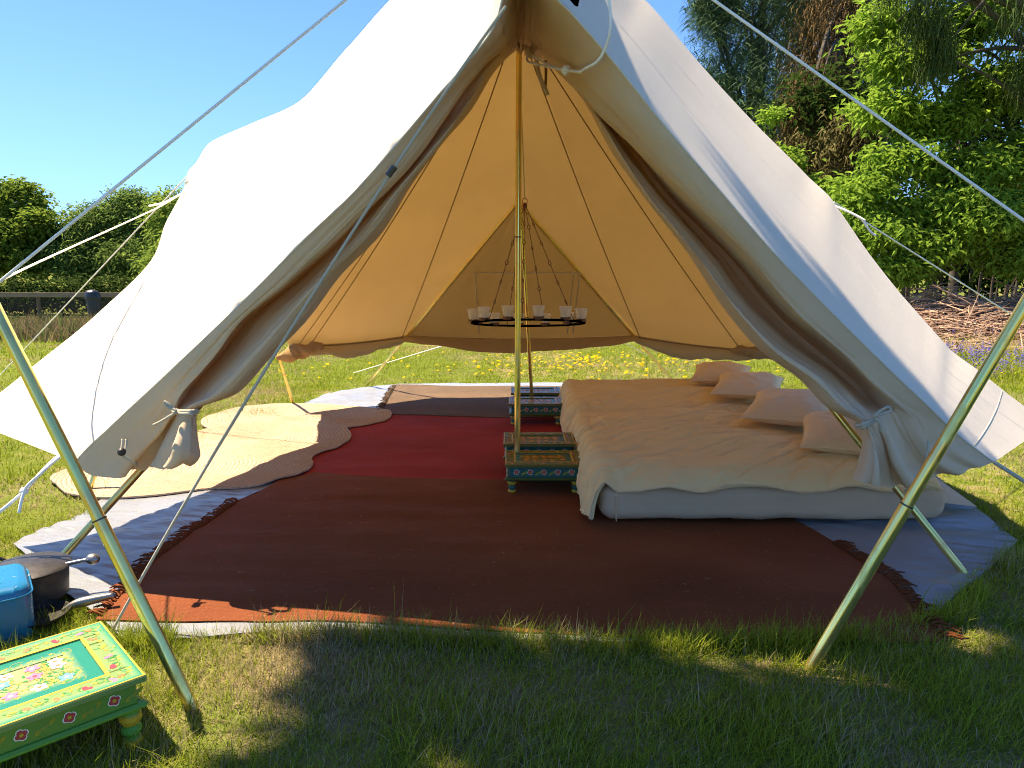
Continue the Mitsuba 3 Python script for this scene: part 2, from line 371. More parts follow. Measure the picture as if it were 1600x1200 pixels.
# crumpled rolled wall cloth at the rear corners
def bundle(a, b, r, seed):
    p = np.array([lerp(a, b, t) for t in np.linspace(0, 1, 26)])
    m = tube(p, r * np.sin(np.linspace(0.35, PI - 0.35, 26)), 20)
    v = m.vertices; c = v.mean(0)
    m.vertices = v + (v - np.array([lerp(a, b, t) for t in np.clip(((v - a) @ (np.array(b) - a)) / np.sum((np.array(b) - a) ** 2), 0, 1)])) * (1.6 * nz(v * np.array([14, 14, 14]), seed))[:, None]
    return m
put('rolled_wall', bundle(np.array((-2.322,7.200,0.564)), np.array((-1.908,7.400,0.668)), 0.075, 5), 'rolled_cloth', TENT, smooth=True)
put('rolled_wall', bundle(np.array((2.617,7.200,0.589)), np.array((2.200,7.400,0.629)), 0.06, 6), 'rolled_cloth', TENT, smooth=True)

# seams of the cloth, seen from inside and outside
def seam(pts, r=0.0045, mat='seam_thread'):
    put('seam', tube(spl(pts, 24), r, 5), mat, TENT, smooth=True)
def on_fan(O, k, off):
    """polyline on the inner side of a fan towards its outer point k"""
    out = []
    for v in np.linspace(0.04, 1, 20):
        q = lerp(PEAK, O[k], v); q[2] -= 0.05 * math.sin(PI * v) + 0.02
        out.append(q + np.array([off, -0.01, 0]))
    return np.array(out)
nL, nR = len(outL), len(outR)
iRL, iCL = nL - 14, nL - 14 - 21
seam(on_fan(outL, iRL - 1, 0.02)); seam(on_fan(outL, iCL + 3, 0.02)); seam(on_fan(outL, iCL + 1, 0.02), 0.004)
iRR, iCR = nR - 14, nR - 14 - 21
seam(on_fan(outR, iRR - 1, -0.02)); seam(on_fan(outR, iCR + 4, -0.02))
for a, b in ((RL, CORNER_L), (RR, CORNER_R), (RL, RR)):
    seam(np.array(hem(a, b, 12, 0.02)) + np.array([0, -0.05, -0.01]), 0.006)
def on_panel(P, rows_u, off, r, mat):
    n, m = P.shape[:2]
    nn = np.cross(np.gradient(P, axis=0), np.gradient(P, axis=1)); nn /= np.linalg.norm(nn, axis=2, keepdims=True) + 1e-9
    from scipy.ndimage import map_coordinates
    ij = np.array([(i * (n - 1), j * (m - 1)) for i, j in rows_u]).T
    P = lift(P, 0.003 + off)
    pts = np.stack([map_coordinates(P[..., k], ij, order=1) for k in range(3)], 1)
    put('seam', tube(spl_len(pts, 60), r, 6), mat, TENT, smooth=True)
scene['seam_cream'] = twod(rgb(0.66, 0.60, 0.50))
on_panel(PR_, [(t, 0.30 + 0.02 * math.sin(9 * t)) for t in np.linspace(0.2, 0.98, 30)], -0.005, 0.0028, 'canvas_cloth')
on_panel(PR_, [(t, 0.62) for t in np.linspace(0.25, 0.98, 30)], -0.005, 0.0028, 'canvas_cloth')
on_panel(PR_, [(0.93 - 0.03 * t, t) for t in np.linspace(0.02, 0.98, 20)], -0.003, 0.003, 'rope_grey')

# pleat where the left side guy pulls the cloth
A0, A1, A2, A3 = (np.array(p) for p in ((-2.030,5.600,2.235), (-2.554,6.000,2.068), (-2.344,5.750,1.997), (-2.529,6.000,2.132)))
pl = np.array([[lerp(lerp(A0, A1, t), lerp(A0, A2, t), s) + np.array([-0.02, -0.02, -0.03]) * math.sin(PI * s) * t for s in np.linspace(0, 1, 8)] for t in np.linspace(0, 1, 16)])
put('pull_tab', grid_mesh(pl), 'flap_cloth', TENT, smooth=True)
pl2 = np.array([[lerp(lerp(A0, A1, t), lerp(A0 + np.array([0, 0.03, 0.05]), A3, t), s) + np.array([-0.03, -0.04, 0.02]) * t * math.sin(PI * s) for s in np.linspace(0, 1, 8)] for t in np.linspace(0, 1, 16)])
put('pull_tab', grid_mesh(pl2), 'canvas_cloth', TENT, smooth=True)

# door flaps: rolled back and tied at each side
def drape(rows, seed, amp):
    R = np.asarray(rows, float)                       # rows x cols x 3
    n, m = R.shape[:2]
    A = PchipInterpolator(np.linspace(0, 1, m), R, axis=1)(np.linspace(0, 1, 90))
    A = PchipInterpolator(np.linspace(0, 1, n), A, axis=0)(np.linspace(0, 1, 220))
    n_ = np.cross(np.gradient(A, axis=0), np.gradient(A, axis=1)); n_ /= np.linalg.norm(n_, axis=2, keepdims=True) + 1e-9
    V_ = np.linspace(0, 1, 220)[:, None]; U_ = np.linspace(0, 1, 90)[None, :]
    fold = np.clip((V_ - 0.80) / 0.12, 0, 1) * (0.020 * np.sin(U_ * 34 + 2.2 * np.sin(U_ * 9 + seed) + 1.5 * V_) * np.clip(U_ * 3, 0, 1)) * np.clip((1 - U_) * 8, 0, 1)
    A = A + n_ * fold[..., None]; A[..., 1] += 0.016 * np.sin(PI * np.clip(U_ * 3, 0, 1)) * np.clip((0.93 - V_) * 8, 0, 1)
    A = add_wrinkle(A, amp, 0, seed, along=(5, 22))
    A = add_wrinkle(A, 0.02, 4.0, seed + 1)
    return A
FLAP_L = [[(0.019,3.000,2.965),(0.023,3.500,2.805),(0.029,3.900,2.719),(0.033,4.000,2.690),(0.037,4.100,2.672),(0.039,4.300,2.693),(0.043,4.400,2.701),(0.045,4.600,2.734)],
 [(-0.055,3.050,2.442),(-0.034,3.250,2.457),(-0.014,3.500,2.487),(-0.012,3.750,2.541),(-0.009,3.850,2.550),(-0.006,3.950,2.566),(-0.003,4.200,2.620),(0.000,4.500,2.686)],
 [(-0.172,3.070,2.283),(-0.145,3.200,2.311),(-0.125,3.450,2.369),(-0.126,3.750,2.436),(-0.113,3.700,2.418),(-0.102,3.750,2.424),(-0.099,4.000,2.477),(-0.098,4.400,2.564)],
 [(-0.302,3.090,2.150),(-0.276,3.170,2.152),(-0.257,3.300,2.163),(-0.266,3.600,2.215),(-0.238,3.500,2.190),(-0.215,3.450,2.177),(-0.215,3.750,2.233),(-0.223,4.200,2.317)],
 [(-0.495,3.110,1.944),(-0.458,3.140,1.925),(-0.430,3.220,1.915),(-0.453,3.550,1.963),(-0.399,3.400,1.960),(-0.359,3.350,1.975),(-0.351,3.550,2.024),(-0.363,3.950,2.098)],
 [(-0.662,3.130,1.776),(-0.616,3.140,1.766),(-0.579,3.200,1.763),(-0.610,3.500,1.794),(-0.547,3.370,1.800),(-0.493,3.280,1.805),(-0.483,3.450,1.832),(-0.500,3.750,1.870)],
 [(-0.860,3.150,1.605),(-0.807,3.150,1.592),(-0.763,3.200,1.585),(-0.807,3.500,1.599),(-0.722,3.360,1.609),(-0.639,3.260,1.620),(-0.611,3.380,1.635),(-0.613,3.600,1.650)],
 [(-1.065,3.170,1.415),(-1.008,3.160,1.410),(-0.977,3.200,1.406),(-1.046,3.550,1.399),(-0.935,3.370,1.413),(-0.840,3.250,1.424),(-0.811,3.340,1.431),(-0.812,3.520,1.436)],
 [(-1.271,3.190,1.231),(-1.219,3.170,1.235),(-1.193,3.200,1.241),(-1.289,3.580,1.210),(-1.136,3.350,1.232),(-1.014,3.240,1.243),(-0.963,3.300,1.244),(-0.953,3.450,1.239)],
 [(-1.439,3.200,1.084),(-1.369,3.180,1.084),(-1.318,3.200,1.084),(-1.419,3.520,1.042),(-1.274,3.320,1.068),(-1.157,3.220,1.087),(-1.114,3.260,1.085),(-1.111,3.400,1.073)],
 [(-1.585,3.210,0.957),(-1.509,3.190,0.943),(-1.461,3.200,0.927),(-1.535,3.420,0.885),(-1.420,3.280,0.904),(-1.321,3.200,0.919),(-1.275,3.220,0.918),(-1.275,3.340,0.899)],
 [(-1.713,3.220,0.848),(-1.589,3.200,0.855),(-1.508,3.210,0.859),(-1.530,3.300,0.838),(-1.479,3.240,0.847),(-1.438,3.200,0.852),(-1.416,3.200,0.852),(-1.431,3.280,0.836)],
 [(-1.827,3.230,0.749),(-1.678,3.220,0.752),(-1.587,3.240,0.753),(-1.610,3.360,0.725),(-1.506,3.220,0.758),(-1.441,3.160,0.771),(-1.410,3.160,0.771),(-1.433,3.270,0.746)],
 [(-1.911,3.240,0.679),(-1.778,3.230,0.658),(-1.677,3.260,0.653),(-1.664,3.370,0.627),(-1.541,3.200,0.665),(-1.447,3.120,0.681),(-1.400,3.140,0.672),(-1.430,3.280,0.636)],
 [(-1.991,3.250,0.601),(-1.896,3.240,0.535),(-1.775,3.260,0.532),(-1.736,3.380,0.547),(-1.587,3.200,0.586),(-1.496,3.130,0.611),(-1.449,3.150,0.606),(-1.472,3.280,0.581)]]
FLAP_R = [[(0.019,3.000,2.965),(0.032,3.600,2.789),(0.036,4.000,2.751),(0.041,4.200,2.733),(0.042,4.300,2.713),(0.043,4.400,2.707),(0.045,4.600,2.734)],
 [(0.122,3.030,2.562),(0.144,3.900,2.555),(0.161,4.100,2.584),(0.169,4.200,2.600),(0.177,4.300,2.617),(0.181,4.400,2.632),(0.185,4.500,2.648)],
 [(0.248,3.050,2.435),(0.259,3.700,2.383),(0.294,4.100,2.466),(0.305,4.200,2.483),(0.308,4.200,2.476),(0.316,4.250,2.481),(0.327,4.400,2.505)],
 [(0.405,3.080,2.278),(0.360,3.450,2.210),(0.428,4.000,2.307),(0.446,4.100,2.317),(0.407,3.800,2.246),(0.392,3.750,2.230),(0.410,4.050,2.282)],
 [(0.607,3.100,2.052),(0.510,3.300,2.029),(0.600,3.900,2.097),(0.602,4.000,2.096),(0.516,3.650,2.047),(0.482,3.600,2.040),(0.489,3.900,2.085)],
 [(0.815,3.120,1.834),(0.678,3.220,1.847),(0.780,3.850,1.864),(0.765,3.900,1.844),(0.660,3.550,1.824),(0.621,3.500,1.814),(0.634,3.750,1.843)],
 [(1.077,3.150,1.565),(0.957,3.200,1.580),(1.083,3.800,1.550),(1.028,3.800,1.537),(0.898,3.500,1.558),(0.840,3.420,1.539),(0.859,3.650,1.542)],
 [(1.375,3.170,1.285),(1.242,3.180,1.281),(1.370,3.720,1.212),(1.253,3.700,1.226),(1.099,3.450,1.304),(1.019,3.360,1.292),(1.028,3.550,1.268)],
 [(1.599,3.190,1.085),(1.482,3.190,1.085),(1.607,3.650,1.006),(1.457,3.600,1.038),(1.284,3.420,1.128),(1.171,3.300,1.117),(1.165,3.450,1.094)],
 [(1.720,3.200,0.979),(1.608,3.200,0.967),(1.707,3.550,0.893),(1.598,3.500,0.914),(1.487,3.380,0.977),(1.364,3.260,0.978),(1.333,3.380,0.965)],
 [(1.817,3.210,0.897),(1.710,3.210,0.885),(1.733,3.420,0.829),(1.646,3.380,0.843),(1.565,3.300,0.871),(1.469,3.220,0.869),(1.450,3.320,0.840)],
 [(1.901,3.220,0.825),(1.795,3.220,0.822),(1.717,3.280,0.821),(1.646,3.240,0.812),(1.592,3.200,0.809),(1.555,3.180,0.802),(1.564,3.250,0.777)],
 [(1.970,3.230,0.764),(1.873,3.230,0.717),(1.793,3.270,0.692),(1.682,3.180,0.709),(1.657,3.220,0.699),(1.576,3.140,0.719),(1.587,3.250,0.697)],
 [(2.086,3.240,0.676),(1.951,3.230,0.625),(1.864,3.270,0.584),(1.720,3.150,0.612),(1.694,3.230,0.583),(1.581,3.120,0.614),(1.575,3.250,0.595)],
 [(2.196,3.250,0.601),(2.074,3.240,0.565),(1.960,3.270,0.529),(1.790,3.160,0.523),(1.734,3.240,0.483),(1.587,3.130,0.530),(1.554,3.250,0.529)]]
DL = drape(FLAP_L, 21, 0.035); DR = drape(FLAP_R, 31, 0.04)
put('door_flap', grid_mesh(DL), 'flap_cloth', TENT, smooth=True)
put('door_flap', grid_mesh(DR), 'flap_cloth', TENT, smooth=True)
HOOD = [[(0.000,3.120,2.870),(0.020,3.140,2.879),(0.045,3.120,2.870)],
 [(-0.035,3.100,2.610),(0.022,3.400,2.717),(0.097,3.150,2.628)],
 [(-0.043,3.090,2.462),(0.024,3.720,2.649),(0.132,3.380,2.557)],
 [(-0.030,3.320,2.454),(0.029,4.000,2.628),(0.142,3.780,2.549)],
 [(-0.003,4.050,2.583),(0.042,4.220,2.625),(0.163,4.050,2.542)]]
put('hood', grid_mesh(drape(HOOD, 51, 0.03)), 'flap_cloth', TENT, smooth=True)
# ties round the gathered doors
def tie(pts, r=0.007, mat='rope_grey'):
    put('tie_tape', tube(spl_len(pts, 30), r, 7), mat, TENT, smooth=True)
tie([(-1.510,3.170,0.884),(-1.474,3.150,0.865),(-1.430,3.130,0.861),(-1.394,3.130,0.861),(-1.393,3.200,0.849)], 0.009)
tie([(-1.476,3.140,0.862),(-1.426,3.120,0.852),(-1.389,3.130,0.852),(-1.394,3.200,0.844)], 0.008)
tie([(-1.455,3.120,0.871),(-1.471,3.100,0.898),(-1.492,3.100,0.912),(-1.478,3.100,0.887),(-1.443,3.100,0.870),(-1.491,3.120,0.837),(-1.569,3.150,0.797)], 0.006)
tie([(1.517,3.170,0.792),(1.521,3.120,0.806),(1.548,3.120,0.818),(1.583,3.140,0.839),(1.619,3.180,0.854)], 0.009)
tie([(1.524,3.170,0.781),(1.527,3.120,0.795),(1.554,3.120,0.809),(1.590,3.140,0.830)], 0.008)
tie([(1.553,3.100,0.842),(1.573,3.080,0.874),(1.605,3.080,0.891),(1.617,3.080,0.877),(1.585,3.080,0.863),(1.553,3.090,0.847),(1.588,3.100,0.808),(1.596,3.120,0.769)], 0.006)
tie([(-1.728,3.180,0.726),(-1.724,3.160,0.690),(-1.725,3.150,0.676),(-1.692,3.170,0.629),(-1.683,3.200,0.603)], 0.005)
tie([(-1.711,3.180,0.726),(-1.707,3.160,0.685),(-1.720,3.150,0.670),(-1.711,3.160,0.644)], 0.005)
put('toggle', moved(trimesh.creation.icosphere(2, 0.018), (-1.714,3.140,0.678)), 'black_iron', TENT)
tie([(1.857,3.200,0.710),(1.847,3.180,0.674),(1.840,3.180,0.650)], 0.005)
# tapes that hang inside the peak
tie([(0.134,4.300,2.607),(0.152,4.300,2.520),(0.185,4.300,2.446),(0.199,4.300,2.418)], 0.012, 'double_cloth')
tie([(0.184,4.300,2.597),(0.188,4.300,2.530),(0.185,4.300,2.462)], 0.008, 'seam_thread')
tie([(0.072,4.000,2.585),(0.078,3.950,2.547),(0.094,3.950,2.529),(0.102,4.000,2.585)], 0.014, 'flap_cloth')
# loose cord tied at the peak
tie([(0.365,3.000,2.506),(0.377,3.000,2.381),(0.365,3.050,2.325),(0.336,3.100,2.283),(0.295,3.200,2.281),(0.266,3.400,2.325),(0.242,3.500,2.352),(0.183,3.700,2.421),(0.106,3.900,2.519)], 0.006, 'rope_white')
tie([(0.074,3.900,2.510),(0.076,3.850,2.482),(0.152,3.700,2.421),(0.242,3.500,2.352),(0.345,3.350,2.294),(0.406,3.300,2.252)], 0.006, 'rope_white')
put('cord_knot', moved(trimesh.creation.icosphere(2, 0.022), (0.241,3.480,2.347)), 'rope_white', TENT)
# black strap end near the ridge on the right roof
put('strap_end', grid_mesh(np.array([[lerp(a, b, s) for s in (0, 1)] for a, b in zip([(0.206,3.000,2.520),(0.219,3.000,2.484),(0.240,3.020,2.470)], [(0.248,3.000,2.520),(0.256,3.000,2.484),(0.253,3.020,2.465)])])), 'black_plastic', TENT)

# poles of the frame
def pole(name, a, b, r, parent, joints=(), mat='brass'):
    a, b = np.array(a, float), np.array(b, float)
    k = put(name, rod(a, b, r, 20), mat, parent, smooth=40)
    for t in joints:
        c = lerp(a, b, t); d = (b - a) / np.linalg.norm(b - a)
        put('joint_collar', rod(c - d * 0.004, c + d * 0.004, r + 0.0015, 20), 'dark_steel', k)
    return k
PB = (0.035,4.853,0.000)
pole('front_pole', PB, (PB[0] + 0.01, PB[1] + 0.02, PEAK[2] - 0.02), 0.0195, TENT, (0.55,))
RB = (0.207,7.064,0.000)
pole('rear_pole', RB, tuple(REARTOP + np.array([0.02, 0.02, -0.03])), 0.0165, TENT, (0.5,))
LEG_TOP = (0.03, 4.83, 2.72)
FL, FR = (-2.271,3.403,0.000), (2.201,3.366,0.000)
pole('front_leg', FL, (-0.337,4.600,2.330), 0.019, TENT)
pole('front_leg', FR, (0.454,4.600,2.439), 0.019, TENT)
pole('rear_leg', FOOT_RL, REARTOP + np.array([-0.03, 0, -0.03]), 0.0165, TENT)
pole('rear_leg', FOOT_RR, REARTOP + np.array([0.03, 0, -0.03]), 0.0165, TENT)
pole('side_pole', (-2.338,7.721,0.000), (-2.349,7.300,0.647), 0.016, TENT)
pole('side_pole', (-2.778,4.642,0.000), (-2.702,4.750,0.327), 0.016, TENT)

# storm poles that stand in front and carry the guys
SL0, SL1 = (-1.093,2.300,0.000), (-1.735,2.450,1.403)
SR0, SR1 = (1.109,2.532,0.000), (1.791,2.450,1.553)
for (a, b, lab) in ((SL0, SL1, 'brass coloured storm pole leaning left beside the green painted table'), (SR0, SR1, 'brass coloured storm pole leaning right in front of the bed')):
    s = thing('storm_pole', lab, 'tent pole', 'storm poles carrying the guy ropes')
    a, b = np.array(a), np.array(b)
    d = (b - a) / np.linalg.norm(b - a)
    t0 = 0.46 if a[0] < 0 else 0.42
    put('lower_tube', rod(a - d * 0.04, lerp(a, b, t0), 0.0225, 24), 'brass', s, smooth=40)
    put('upper_tube', rod(lerp(a, b, t0), b, 0.0205, 24), 'brass', s, smooth=40)
    put('joint_collar', rod(lerp(a, b, t0) - d * 0.003, lerp(a, b, t0) + d * 0.003, 0.0235, 24), 'dark_steel', s)

# guy ropes
def guy(pts, r, mat='rope_white', n=40, sag=0.0):
    p = spl_len(pts, n)
    p[:, 2] -= sag * np.sin(PI * np.linspace(0, 1, n))
    return put('guy_rope', tube(p, r, 8), mat, TENT, smooth=True)
guy([SL1, TIP], 0.0052)
guy([SL1, (-2.660,5.600,1.887), A1], 0.0055, sag=0.01)
guy([(-2.681,6.280,2.202), (-5.610,7.444,0.000)], 0.0055)
guy([(-2.648,5.500,1.903), (-2.570,5.600,1.938), A1], 0.007)
guy([(-2.010,3.260,0.617),(-2.072,3.280,0.620),(-2.138,3.270,0.572),(-2.202,3.200,0.481),(-2.387,3.120,0.335)], 0.008)
guy([(-2.059,3.260,0.626),(-2.112,3.200,0.568),(-2.188,3.180,0.487),(-2.195,3.160,0.440),(-2.202,3.150,0.396)], 0.007)
put('guy_knot', moved(trimesh.creation.icosphere(2, 0.018), (-2.195,3.190,0.484)), 'rope_white', TENT)
g5 = guy([(-0.024,2.980,2.454), (-0.463,2.930,1.844), (-1.640,2.795,0.000)], 0.006, 'rope_grey')
put('guy_runner', rod((-0.446,2.900,1.860), (-0.474,2.900,1.824), 0.013, 8), 'dark_steel', TENT)
guy([SR1, TIP], 0.0052)
guy([(2.044,4.800,1.875), (7.150,8.257,-0.000)], 0.0055)
guy([(2.038,4.780,1.850),(2.114,4.700,1.802),(2.182,4.650,1.752)], 0.007)
guy([(2.166,4.660,1.764),(2.193,4.660,1.725),(2.224,4.660,1.687),(2.258,4.660,1.663)], 0.007)
guy([(2.196,3.250,0.601), (2.307,3.200,0.526), (2.540,3.100,0.358)], 0.009, 'rope_grey')
guy([(-0.884,9.200,0.458), (-2.175,9.974,0.000)], 0.006)
guy([(1.406,9.200,0.506), (2.202,11.859,0.000)], 0.005)

# ------------------------------------------------------------------ floor coverings
def ripple(x, y):
    q = np.stack([x * 0.9, y * 2.6, x * 0], -1)
    return 0.012 * (nz(q, 41, 3) + 0.5) + 0.014 * (nz(q * 3.1, 42, 2) + 0.5) * np.clip((y - 2.6) * 3, 0, 1) + 0.012 * nz(np.stack([x * 0.8, y * 8, x * 0], -1), 43, 2) * np.clip((y - 2.8) * 3, 0, 1)
def slab(polygon, off, thick, name, mat, parent=None, step=0.06, rip=1.0, seed=0, over=(), waves=0.0):
    """a limp sheet lying on the ground: the polygon filled with small triangles, following the lumps of the ground"""
    poly_ = polygon.buffer(0)
    x0, y0, x1, y1 = poly_.bounds
    xs, ys = np.arange(x0, x1 + step, step), np.arange(y0, y1 + step, step)
    G = np.stack(np.meshgrid(xs, ys, indexing='ij'), -1).reshape(-1, 2)
    inside = shapely.contains_xy(poly_.buffer(-step * 0.55), G[:, 0], G[:, 1])
    edge = np.array([poly_.exterior.interpolate(d).coords[0] for d in np.arange(0, poly_.exterior.length, step)])
    pts = np.vstack([G[inside], edge])
    from scipy.spatial import Delaunay
    d = Delaunay(pts)
    c = pts[d.simplices].mean(1)
    f = d.simplices[shapely.contains_xy(poly_.buffer(0.004), c[:, 0], c[:, 1])]
    z = off + rip * ripple(pts[:, 0], pts[:, 1])
    if waves: z = z + np.clip(shapely.distance(COVERED, shapely.points(pts)) * 6, 0, 1) * waves * np.abs(nz(np.stack([pts[:, 0] * 1.1 + pts[:, 1] * 0.5, pts[:, 1] * 9 - pts[:, 0] * 2.2, pts[:, 0] * 0], -1), 91, 3)) * 2 * np.clip((-1.0 - pts[:, 0]) * 1.5, 0, 1)
    for g, h in over:
        dist = shapely.distance(g.buffer(0), shapely.points(pts))
        t_ = np.clip(1 - dist / 0.10, 0, 1); z = z + h * t_ * t_ * (3 - 2 * t_)
    up = np.column_stack([pts, z]); lo = np.column_stack([pts, z - thick])
    n = len(pts); ne = len(edge); e0 = n - ne
    a = pts[f[:, 1]] - pts[f[:, 0]]; b = pts[f[:, 2]] - pts[f[:, 0]]
    flip = (a[:, 0] * b[:, 1] - a[:, 1] * b[:, 0]) < 0
    f = np.where(flip[:, None], f[:, ::-1], f)
    i = np.arange(ne); j = (i + 1) % ne
    side = np.vstack([np.stack([e0 + i, e0 + j, e0 + i + n], 1), np.stack([e0 + j, e0 + j + n, e0 + i + n], 1)])
    m = trimesh.Trimesh(np.vstack([up, lo]), np.vstack([f, f[:, ::-1] + n, side]), process=False)
    return put(name, m, mat, parent, smooth=40)
def P2(pts, wob=0.0, seed=0, n=None):
    p = np.array([q[:2] for q in pts])
    if wob:
        q = np.vstack([p, p[:1]])
        out = []
        for a, b in zip(q[:-1], q[1:]):
            L = np.linalg.norm(b - a); k = max(2, int(L / 0.08))
            for t in np.arange(k) / k:
                c = lerp(a, b, t)
                w = nz(np.array([[c[0] * 2.4, c[1] * 2.4, seed], [c[0] * 2.4, c[1] * 2.4, seed + 9.0]]), seed)
                out.append(c + w * 2 * wob)
        p = np.array(out)
    return Polygon(p)
SHEET_P = P2([(-2.646,3.731,0.000),(-2.248,3.366,0.000),(-1.903,3.062,0.000),(-1.563,2.738,0.000),(-1.281,2.738,0.000),(-1.044,2.795,0.000),(-0.789,2.816,0.000),(-0.524,2.805,0.000),(-0.258,2.754,0.000),(0.128,2.738,0.000),(0.509,2.718,0.000),(1.025,2.738,0.000),(1.585,2.832,0.000),(1.783,2.926,0.000),(2.727,3.776,0.000),(2.838,4.411,0.000),(3.142,5.855,0.000),(2.907,7.281,0.000),(2.013,8.776,0.000),(0.399,9.061,0.000),(-0.794,9.012,0.000),(-1.415,8.916,0.000),(-1.830,8.641,0.000),(-2.106,8.216,0.000),(-2.246,7.686,0.000),(-2.500,6.691,0.000),(-2.689,5.555,0.000),(-2.616,4.669,0.000),(-2.588,4.124,0.000)], 0.025, 3)
RED_P = P2([(-1.559,4.473,0.000),(-1.617,5.462,0.000),(-1.462,6.306,0.000),(-1.276,7.186,0.000),(-0.633,7.124,0.000),(0.502,7.064,0.000),(1.255,7.064,0.000),(0.844,4.669,0.000),(0.000,4.602,0.000)], 0.03, 5)
slab(RED_P, 0.014, 0.005, 'rug', 'red_wool')
tag('rug', 'deep red wool rug in the middle of the tent floor', 'rug')
GREY_P = P2([(-1.317,7.064,0.000),(-1.346,8.096,0.000),(-1.424,8.869,0.000),(-0.774,8.776,0.000),(0.774,8.776,0.000),(1.916,8.685,0.000),(1.549,6.974,0.000),(0.000,6.916,0.000)], 0.02, 7)
k = slab(GREY_P, 0.013, 0.006, 'rug', 'grey_wool', over=[(RED_P, 0.008)])
tag(k, 'grey brown rug at the far edge of the tent floor', 'rug')
BR_P = P2([(-1.739,2.870,0.000),(-1.784,3.106,0.000),(-1.795,3.329,0.000),(-1.775,3.889,0.000),(-1.719,4.411,0.000),(-1.571,4.839,0.000),(-1.383,5.036,0.000),(-0.888,4.928,0.000),(-0.175,4.839,0.000),(0.439,4.868,-0.000),(1.449,4.868,-0.000),(1.718,3.758,0.000),(1.775,3.258,0.000),(1.723,2.713,0.000),(1.471,2.709,0.000),(1.020,2.723,0.000),(0.409,2.733,0.000),(0.103,2.764,0.000),(-0.262,2.805,0.000),(-0.534,2.864,0.000),(-0.805,2.881,0.000),(-1.013,2.859,0.000),(-1.370,2.853,0.000)], 0.022, 11)
BROWN = slab(BR_P, 0.014, 0.007, 'rug', 'brown_wool', step=0.036, over=[(RED_P, 0.010)])
tag(BROWN, 'large dark brown fringed rug at the front of the tent', 'rug')
def fringe(a, b, n, out, L, seed, parent, mat):
    rng = np.random.default_rng(seed)
    ms = []
    for i in range(n):
        t = (i + rng.random() * 0.6) / n
        p = lerp(a, b, t)[:2]
        d = np.array(out) + rng.normal(0, 0.35, 2); d /= np.linalg.norm(d)
        l = L * rng.uniform(0.6, 1.3)
        q = [p - 0.01 * d + d * l * s + rng.normal(0, 0.008, 2) * s for s in (0, 0.35, 0.7, 1.0)]
        q = np.array([(x, y, 0.016 + ripple(np.array(x), np.array(y)) + 0.012 * math.sin(3 * s)) for (x, y), s in zip(q, (0, .35, .7, 1))])
        ms.append(tube(q, np.array([0.005, 0.006, 0.0055, 0.003]), 5))
    k = put('fringe', cat(ms), mat, parent, smooth=True)
    tag(k, kind='stuff')
for a, b, o, n in (((-1.736,2.903,0.000), (-1.795,3.329,0.000), (-1, 0.1), 26), ((-1.795,3.329,0.000), (-1.775,3.889,0.000), (-1, 0.2), 40), ((-1.775,3.889,0.000), (-1.715,4.423,0.000), (-1, 0.2), 34)):
    fringe(a, b, n, o, 0.075, n, BROWN, 'brown_wool')
fringe((1.718,3.740,0.000), (1.777,3.252,0.000), 40, (1, 0.0), 0.08, 5, BROWN, 'brown_wool')
fringe((1.777,3.252,0.000), (1.723,2.723,0.000), 34, (1, 0.0), 0.08, 6, BROWN, 'brown_wool')
fringe((-1.303,7.124,0.000), (-1.409,8.776,0.000), 60, (-1, 0.0), 0.07, 7, k, 'grey_wool')

def blob(circles):
    return unary_union([Point(c[0], c[1]).buffer(r, 32) for c, r in circles]).buffer(0.25).buffer(-0.25)
J0, J1, J2, J3 = JUTE
JR = blob([(J2, 0.72), (J3, 0.56), (((J2[0] + J3[0]) / 2 - 0.1, (J2[1] + J3[1]) / 2), 0.62)])
k = slab(JR, 0.018, 0.010, 'jute_rug', 'jute_rear', rip=1.1, over=[(RED_P, 0.012), (GREY_P, 0.012), (BR_P, 0.008)])
tag(k, 'braided jute rug further back, its edge under the nearer jute rug', 'rug', 'braided jute rugs')
JF = blob([(J0, 0.62), (J1, 0.74), ((J0[0] - 0.40, J0[1] - 0.05), 0.30), ((J0[0] + 0.62, J0[1] + 0.05), 0.45)])
k = slab(JF, 0.019, 0.011, 'jute_rug', 'jute_front', rip=1.25, over=[(JR, 0.014), (RED_P, 0.012), (BR_P, 0.009)])
tag(k, 'lobed braided jute rug nearest the left side of the tent', 'rug', 'braided jute rugs')

COVERED = unary_union([g.buffer(0.05) for g in (RED_P, GREY_P, BR_P, JR, JF)])
slab(SHEET_P, 0.006, 0.003, 'groundsheet', 'sheet_plastic', step=0.035, waves=0.030)
tag('groundsheet', 'pale blue grey plastic groundsheet spread under the rugs', 'groundsheet')

